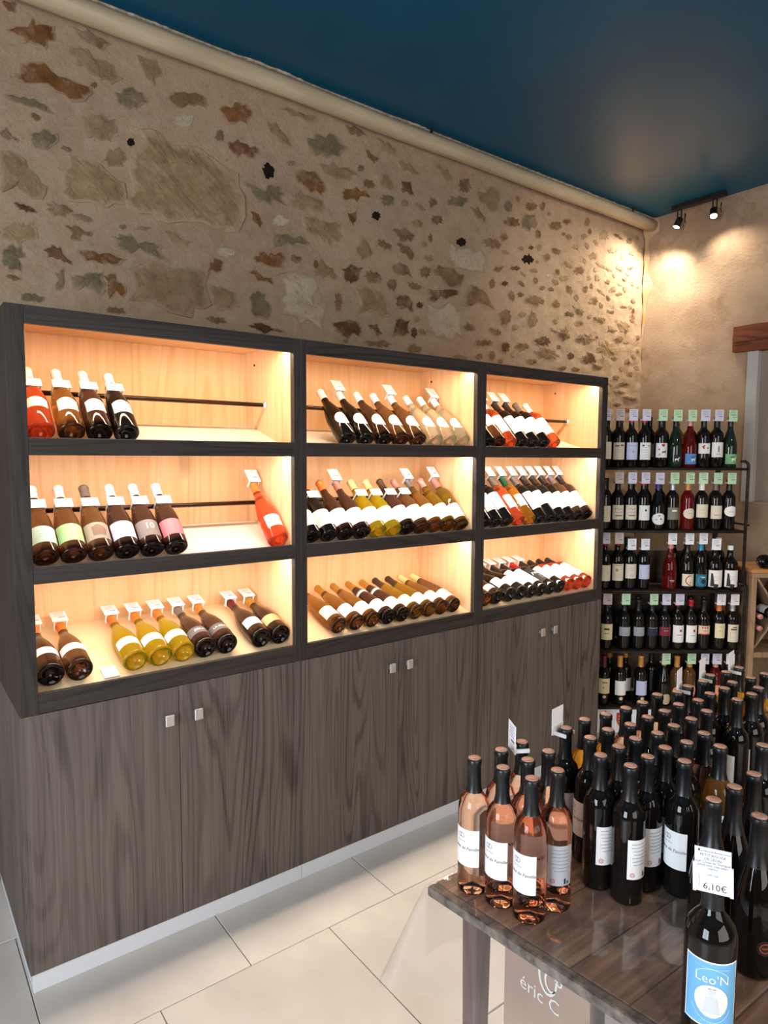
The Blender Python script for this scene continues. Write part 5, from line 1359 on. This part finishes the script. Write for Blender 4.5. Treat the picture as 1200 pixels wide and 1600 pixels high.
horse = [(-.013, -.010), (-.010, -.010), (-.008, -.002), (.002, -.003), (.004, -.010), (.007, -.010), (.007, .001), (.010, .006), (.013, .006), (.013, .009), (.009, .012), (.006, .010), (.003, .004), (-.009, .005), (-.014, .002)]
heart = [(0, -.010), (.010, .000), (.010, .006), (.005, .009), (0, .005), (-.005, .009), (-.010, .006), (-.010, .000)]
mv = lambda pts, dx, dz, s=1.0: [(dx + x * s, dz + z * s) for x, z in pts]
def li(paper, z0, z1, items=(), half=58, style='rect'): return [('label', paper, style, half, z0, z1, 0, list(items))]
std = lines(5, -.035, .020, .018)
RACK = [
 [(-.416, 'claret', 'black', 'darkcap', li('cream', .048, .148, std), 'lavcard', 'cream label, half hidden'), (-.344, 'claret', 'black', 'darkcap', li('cream', .045, .145, [('brown', ('b', -.026, -.002, .026, .034)), ('brown', ('b', .004, .024, .028, .038))] + std), 'pinkcard', 'cream label with brown pattern'),
  (-.268, 'claret', 'black', 'redc', li('bluewhite', .045, .145, [('grey', ('b', -.028, .028, .030, .0315)), ('black', ('b', -.010, .010, -.0045, -.003)), ('black', ('b', -.0008, .0008, -.013, .005)), ('grey', ('b', -.008, .008, -.028, -.027))]), 'lavcard', 'white label with a cross'), (-.192, 'claret', 'black', 'redc', li('white', .045, .145, [('black', ('b', -.026, -.014, .028, .036)), ('gold', ('b', .004, .026, .028, .034))] + std), 'lavcard', 'white label and red cap'),
  (-.092, 'claret', 'black', 'black', li('white', .058, .142, [('red', ('p', mv(heart, .004, .028))), ('black', ('p', mv(horse, .012, -.010))), ('blue', ('b', -.024, -.008, -.030, -.028)), ('blue', ('b', -.022, -.010, -.024, -.020)), ('red', ('b', -.022, -.014, .000, .010))]), 'greencard', 'white label with red heart and black horse'), (-.006, 'burgundy', 'green', 'black', [('label', 'label_black', 'rect', 30, .020, .075, 0, [('white', ('p', mv(horse, .0, .0, 1.1)))])], 'greencard', 'dark green with a white horse'),
  (.078, 'burgundy', 'red', 'pinkcap', li('sky', .020, .080, [('white', ('p', mv(horse, .010, -.004, 1.1))), ('black', ('b', -.010, .012, .010, .014))]), 'greencard', 'red with sky blue label'), (.160, 'claret', 'black', 'black', li('white', .082, .142, [('red', ('d', -.012, .010, .006, .006)), ('red', ('d', -.005, .016, .005, .005)), ('red', ('d', -.008, .002, .005, .005)), ('black', ('b', .008, .024, .000, .005))]), 'lavcard', 'short white label with red flower'),
  (.235, 'claret', 'black', 'black', li('white', .062, .148, [('grey', ('p', [(-.004, -.015), (.004, -.015), (.006, .006), (.002, .024), (-.004, .022), (-.006, .004)])), ('black', ('b', -.014, .012, -.026, -.023))]), 'lavcard', 'tall white label with grey figure'), (.316, 'burgundy', 'green', 'black', li('leaf', .022, .080, [('white', ('p', mv(horse, .010, -.002, 1.2))), ('black', ('b', -.014, .010, .010, .014))]), 'greencard', 'dark green with leaf green label')],
 [(-.409, 'claret', 'black', 'black', li('cream', .046, .140, std), None, 'cream label, half hidden'), (-.338, 'claret', 'black', 'black', li('cream', .060, .145, [('brown', ('ring', -.010, .014, .012, .010, .002, 0, 180)), ('brown', ('ring', .012, .014, .010, .009, .002, 0, 180)), ('grey', ('b', -.024, .024, .000, .002)), ('brown', ('b', -.020, .020, -.022, -.016))]), 'pinkcard', 'cream label with building'),
  (-.262, 'claret', 'black', 'greenc', li('cream', .060, .146, [('brown', ('ring', -.010, .014, .012, .010, .002, 0, 180)), ('brown', ('ring', .012, .014, .010, .009, .002, 0, 180)), ('grey', ('b', -.024, .024, .000, .002)), ('brown', ('b', -.020, .020, -.022, -.016))]), 'lavcard', 'cream label and green cap'), (-.183, 'claret', 'black', 'redc', li('white', .056, .144, [('black', ('p', [(0, .006), (.007, .015), (0, .024), (-.007, .015)])), ('grey', ('b', -.016, .016, -.024, -.023))]), 'lavcard', 'white label with black diamond'),
  (-.096, 'burgundy', 'black', 'purple', li('white', .030, .098, [('black', ('b', -.022, -.012, -.006, -.002)), ('black', ('d', .010, .000, .006, .004)), ('grey', ('b', -.006, .006, .016, .024))], 62, 'oval'), 'lavcard', 'large round white label and purple cap'), (-.010, 'claret', 'black', 'silver', li('sage', .060, .132, [('white', ('b', -.014, .016, .012, .022)), ('grey', ('b', -.020, .020, .002, .004))]), 'greencard', 'grey green label'),
  (.080, 'claret', 'red', 'amberc', li('cream', .066, .128, [('grey', ('b', -.012, .012, .000, .002))], 60, 'oval'), 'greencard', 'amber red with oval label'), (.163, 'claret', 'black', 'white', li('cream', .074, .152, lines(2, -.012, .004, .016)), 'greencard', 'cream label and white cap'), (.246, 'claret', 'black', 'grey', li('cream', .066, .144, [('grey', ('b', -.018, .018, -.018, -.014))]), 'greencard', 'cream label and grey cap'), (.326, 'claret', 'black', 'black', li('white', .080, .142, [('grey', ('b', -.016, .016, -.004, -.002))], 64, 'oval'), 'greencard', 'round white label')],
 [(-.400, 'claret', 'black', 'redc', li('cream', .050, .145, [('black', ('d', .016, .002, .002, .003))]), 'lavcard', 'cream label, half hidden'), (-.326, 'claret', 'black', 'redc', li('cream', .052, .152, [('brown', ('b', -.018, .020, .040, .043)), ('gold', ('d', -.010, .014, .008, .010))] + lines(3, -.03, -.01, .014)), 'pinkcard', 'cream label with pale gold sketch'),
  (-.250, 'claret', 'black', 'maroon', li('cream', .066, .152, lines(2, .008, .020, .020) + [('grey', ('ring', 0, -.024, .010, .006, .002, 0, 360))]), 'neckcard', 'cream label and maroon cap'), (-.170, 'claret', 'black', 'silver', li('bluewhite', .062, .148, [('grey', ('b', .010, .022, .022, .026))]), 'neckcard', 'white label and silver cap'),
  (-.008, 'burgundy', 'red', 'pinkcap', [('label', 'label_black', 'rect', 1, .05, .051, 0, [('white', ('b', -.014, .016, .005, .007)), ('white', ('b', -.010, .014, -.002, -.001))])], 'card', 'ruby red without paper label'), (.093, 'burgundy', 'black', 'black', li('cream', .022, .094, [('red', ('ring', .012, -.002, .034, .032, .006, 95, 265)), ('black', ('d', .006, -.014, .003, .003))]), 'card', 'cream label with red crescent'),
  (.175, 'claret', 'black', 'blue', li('turq', .020, .092, [('cyan', ('ring', 0, 0, .030, .030, .005, 70, 290)), ('black', ('d', .002, -.006, .014, .014)), ('white', ('b', -.010, .018, .016, .020))], 64), 'card', 'turquoise round label and blue cap'), (.256, 'flask', 'black', 'white', li('white', .018, .118, [('black', ('p', [(-.034, -.046), (-.012, -.046), (-.012, -.020), (-.020, .030), (-.030, .034)])), ('black', ('p', [(.010, -.050), (.014, -.034), (-.014, -.030), (-.014, -.050)]))] + lines(3, -.010, .012, .018)), 'lowcard', 'broad black with black blotch label'), (.350, 'flask', 'black', 'white', li('white', .018, .118, [('black', ('p', [(-.034, -.046), (-.012, -.046), (-.012, -.020), (-.020, .030), (-.030, .034)])), ('black', ('p', [(.010, -.050), (.014, -.034), (-.014, -.030), (-.014, -.050)]))] + lines(3, -.010, .012, .018)), None, 'broad black with black blotch label')],
 [(-.378, 'claret', 'black', 'black', li('ivory', .060, .156, [('black', ('b', -.020, .012, .012, .022)), ('black', ('b', -.018, .012, -.010, -.007))]), 'pinkcard', 'ivory label with black script'), (-.272, 'claret', 'black', 'black', li('slate', .084, .138, [('grey', ('b', -.024, .024, -.012, -.010))]), 'greencard', 'silver grey label'), (-.187, 'claret', 'black', 'black', li('slate', .084, .138, [('grey', ('b', -.024, .024, -.012, -.010))]), None, 'silver grey label'),
  (-.106, 'claret', 'black', 'black', li('navy', .086, .136, [('white', ('b', -.030, .030, .022, .0235)), ('grey', ('ring', .016, .004, .007, .007, .0015, 0, 360))]), 'greencard', 'navy label'), (-.029, 'claret', 'black', 'black', li('magenta', .086, .138, [('white', ('b', -.012, .014, .004, .006)), ('gold', ('b', -.026, .026, .022, .0235))]), 'lavcard', 'magenta label'),
  (.050, 'claret', 'black', 'redc', li('white', .046, .150, [('crest', ('p', [(.0, .014), (.016, .012), (.012, .026), (.006, .030), (.002, .024)])), ('grey', ('b', -.016, .016, -.008, -.004))]), 'lavcard', 'white label with russet crest'), (.128, 'claret', 'black', 'redc', li('white', .046, .150, [('crest', ('p', [(.0, .014), (.016, .012), (.012, .026), (.006, .030), (.002, .024)])), ('grey', ('b', -.016, .016, -.008, -.004))]), None, 'white label with russet crest and red cap'),
  (.206, 'claret', 'black', 'black', li('blush', .094, .148, [('crest', ('d', -.014, .016, .005, .005)), ('crest', ('d', .000, .016, .004, .005)), ('crest', ('d', .014, .017, .005, .006)), ('red', ('b', -.034, .034, -.027, -.021)), ('grey', ('b', -.012, .016, -.006, -.002))]), None, 'blush label with three dark dots'), (.298, 'claret', 'black', 'orange', li('ivory', .074, .162, [('gold', ('ring', .0, .024, .006, .006, .002, 0, 360)), ('grey', ('b', -.012, .010, .000, .002))], 50), 'card', 'narrow ivory label and orange cap'), (.379, 'claret', 'black', 'silver', li('cream', .050, .156, [('black', ('p', [(-.014, .034), (.016, .034), (.008, .040), (-.008, .040)])), ('black', ('b', -.022, .014, .020, .028)), ('grey', ('b', -.006, .010, .006, .007))]), 'card', 'white label and grey cap')],
 [(-.384, 'claret', 'black', 'burgundy', li('ivory', .074, .166, [('brown', ('b', -.016, .018, .020, .026)), ('gold', ('d', -.006, -.010, .004, .006))]) + [('medal', 'blush', 'oval', 16, .046, .064, 0, ())], None, 'ivory label and pink medal'), (-.286, 'claret', 'black', 'amberc', li('white', .064, .152, ()) + [('medal', 'blush', 'oval', 16, .034, .054, 0, ())], None, 'white label and gold cap'), (-.160, 'claret', 'black', 'amberc', li('bluewhite', .064, .152, ()) + [('medal', 'blush', 'oval', 16, .034, .054, 0, ())], None, 'bluish white label and gold cap'),
  (-.018, 'burgundy', 'black', 'pinkcap', li('sand', .010, .074, (), 50, 'oval'), 'greencard', 'round sand coloured label'), (.060, 'claret', 'amber', 'amberc', li('peach', .060, .120, (), 50, 'oval'), None, 'amber rosé'), (.134, 'claret', 'amber', 'amberc', li('peach', .060, .130, (), 50, 'oval'), 'greencard', 'amber rosé with tag'), (.215, 'claret', 'black', 'black', li('white', .060, .140, std), 'lavcard', 'dark behind the table bottles'), (.300, 'claret', 'red', 'pinkcap', li('peach', .050, .130, ()), 'lavcard', 'reddish rosé with peach label'), (.362, 'claret', 'black', 'black', li('white', .060, .140, std), 'card', 'dark under two cards')],
]
RN = ['top', 'second', 'third', 'fourth', 'bottom']
face = math.degrees(math.atan2(-.7983, -.6022))
BACKROW = [[-.38, -.30, -.125, -.045, .042, .122, .202, .285], [-.375, -.215, -.135, -.05, .29], [-.235, .047, .13, .225, .325], [-.33, -.235, -.155, -.073, .008, .088, .168, .25, .34], [-.32, -.222, -.06, .02, .10, .18, .26, .34]]
BCAP = [['black', 'redc', 'black', 'black', 'pinkcap', 'black', 'black', 'black'], ['black', 'redc', 'purple', 'silver', 'black'], ['greenc', 'redc', 'white', 'white', 'white'], ['black'] * 8 + ['silver'], ['amberc', 'amberc', 'black', 'amberc', 'black', 'black', 'redc', 'black']]
for i, lst in enumerate(RACK):
    xs = [q[0] for q in lst]; rs = [PROF[q[1]][0] for q in lst]
    for it in range(200):
        for j in range(1, len(xs)):
            d = xs[j] - xs[j - 1]; m_ = rs[j] + rs[j - 1] + .0006
            if d < m_: xs[j] += (m_ - d) / 2; xs[j - 1] -= (m_ - d) / 2
    for j, (q, x) in enumerate(zip(lst, xs)):
        _, kind, gl, cap, lab, tg, desc = q
        w_ = RO @ Vector((x, .020, RZ[i]))
        mw = upright(*w_, face + (j * 37 % 7 - 3) * 2)
        bottle(mw, kind, gl, cap, lab, '%s, %s from left, front of rack\'s %s shelf' % (desc, ORD[j], RN[i]), 'front bottles on the rack\'s %s shelf' % RN[i], .262 if kind == 'claret' and cap in ('redc', 'purple', 'greenc') else None)
        if tg:
            dz = {'neckcard': -.052, 'lowcard': -.012}.get(tg, -.016 if i < 4 else -.032)
            cd_ = tg if tg in M else 'card'
            cn_ = {'greencard': 'pale green', 'lavcard': 'pale lavender', 'pinkcard': 'dull pinkish', 'card': 'white'}[cd_]
            price_tag(mw, cd_, '%s price card on the %s bottle from left, rack\'s %s shelf' % (cn_, ORD[j], RN[i]), 'price cards on the rack', PROF[kind][1] + dz, (j * 5) % 7 - 3)
    for j, x in enumerate(BACKROW[i]):
        w_ = RO @ Vector((x, .112, RZ[i]))
        gl = 'amber' if BCAP[i][j] == 'pinkcap' else 'black'
        bottle(upright(*w_, face), 'claret', gl, BCAP[i][j], li('white', .06, .14) if (i, j) in ((0, 2), (4, 1)) else [], 'dark bottle standing behind, %s in the back row of rack\'s %s shelf' % (ORD[j], RN[i]), 'bottles behind on the rack\'s %s shelf' % RN[i], .262)

# carton with the red crest under the lowest shelf
co = thing('wine_carton', 'white carton with a red and gold shield under the rack\'s lowest shelf', 'box', None, RO)
box('carton_body', -.43, -.01, .004, .24, .002, .150, M['card'], co, .002)
box('front_flap', -.43, -.01, -.004, .003, .002, .158, M['card'], co, .001)
sh0 = [(-.044, .052), (.044, .052), (.044, .004), (.030, -.030), (0, -.052), (-.030, -.030), (-.044, .004)]
for ink, items in (('red', [('p', mv(sh0, -.262, .075))]),):
    V, F = [], []
    for it in items: flat_item(it, V, F)
    add('crest', mk('crest', [(x, -.0046, z) for x, z in V], F, INK[ink]), co)
V, F = [], []
for r0 in range(4):
    for sx in (-1, 1):
        xx = -.262 + sx * .024
        flat_item(('p', [(xx - .012, .108 - r0 * .018), (xx + .010, .112 - r0 * .018), (xx + .013, .106 - r0 * .018), (xx - .006, .101 - r0 * .018)]), V, F)
add('crest_gold', mk('crest_gold', [(x, -.0052, z) for x, z in V], F, INK['yellow']), co)
V, F = [], []
flat_item(('ring', -.375, .128, .010, .010, .003, -60, 120), V, F)
flat_item(('b', -.388, -.362, .108, .111), V, F)
add('print', mk('print', [(x, -.0046, z) for x, z in V], F, M['ink']), co)

# ------------------------------------------------------------------ wooden wine crate at the right
CO = RO
ck = thing('crate_rack', 'raw wood wine crate with diagonal dividers beside the iron rack', 'crate', None, RO)
x0, x1, yf, yb = .446, .80, -.06, .25
box('top_board', x0 - .006, x1 + .006, yf - .006, yb, .996, 1.018, M['cratetop'], ck, .004)
box('front_trim', x0, x1, yf, yf + .02, .968, .995, M['cratewood'], ck, .002)
for x in (x0, x1 - .03):
    box('post', x, x + .03, yf, yf + .03, 0, .968, M['cratewood'], ck, .002)
    box('side_board', x + .008, x + .022, yf + .0305, yb, 0, .994, M['cratewood'], ck, .001)
for z in (.50, .02):
    box('shelf', x0 + .0305, x1 - .0305, yf, yb - .013, z - .012, z + .020, M['cratewood'], ck, .002)
box('back_board', x0 + .024, x1 - .024, yb - .012, yb, 0, .994, M['cratewood'], ck, .001)
xm, zm = (x0 + x1) / 2, .755
L_ = math.hypot(x1 - x0 - .062, .44)
for s in (1, -1):
    mw_ = Matrix.Translation((xm, 0, zm)) @ Matrix.Rotation(R(-s * math.degrees(math.atan2(.44, x1 - x0 - .062))), 4, 'Y')
    if s == 1: box('divider', -L_ / 2 + .012, L_ / 2 - .012, yf + .012, yb - .014, -.006, .006, M['cratewood'], ck, .001, mw_)
    else:
        for q0, q1 in ((-L_ / 2 + .012, -.022), (.022, L_ / 2 - .012)): box('divider', q0, q1, yf + .012, yb - .014, -.006, .006, M['cratewood'], ck, .001, mw_)
def lying(x, y, z, dx, dy, dz, roll=0):
    Z = Vector((dx, dy, dz)).normalized()
    X = (Vector((0, 0, 1)) - Z * Z.z).normalized()
    Y = Z.cross(X)
    m = Matrix(((X.x, Y.x, Z.x, 0), (X.y, Y.y, Z.y, 0), (X.z, Y.z, Z.z, 0), (0, 0, 0, 1)))
    return RO @ Matrix.Translation((x, y, z)) @ m @ Matrix.Rotation(R(roll), 4, 'Z')
cg = 'bottles lying in and on the crate'
bottle(lying(.522, -.020, 1.0195 + .0402, .86, .5, .0, 18), 'burgundy', 'black', 'black', [('label', 'white', 'rect', 62, .040, .100, 0, [])], 'dark bottle with white label lying on top of the wooden crate', cg)
bottle(lying(.5035, .234, .7365, .0, -1, 0), 'bordeaux', 'black', 'pinkcap', [], 'upper dark bottle with pink cap poking out of the wooden crate', cg)
bottle(lying(.5035, .234, .6665, .0, -1, 0), 'bordeaux', 'black', 'pinkcap', [], 'lower dark bottle with pink cap poking out of the wooden crate', cg)
bottle(lying(.572, -.066, .755, .0, 1, .0, -20), 'bordeaux', 'black', 'black', [('label', 'white', 'rect', 75, .030, .120, 0, [])], 'dark bottle with white label lying base outward in the wooden crate', cg)
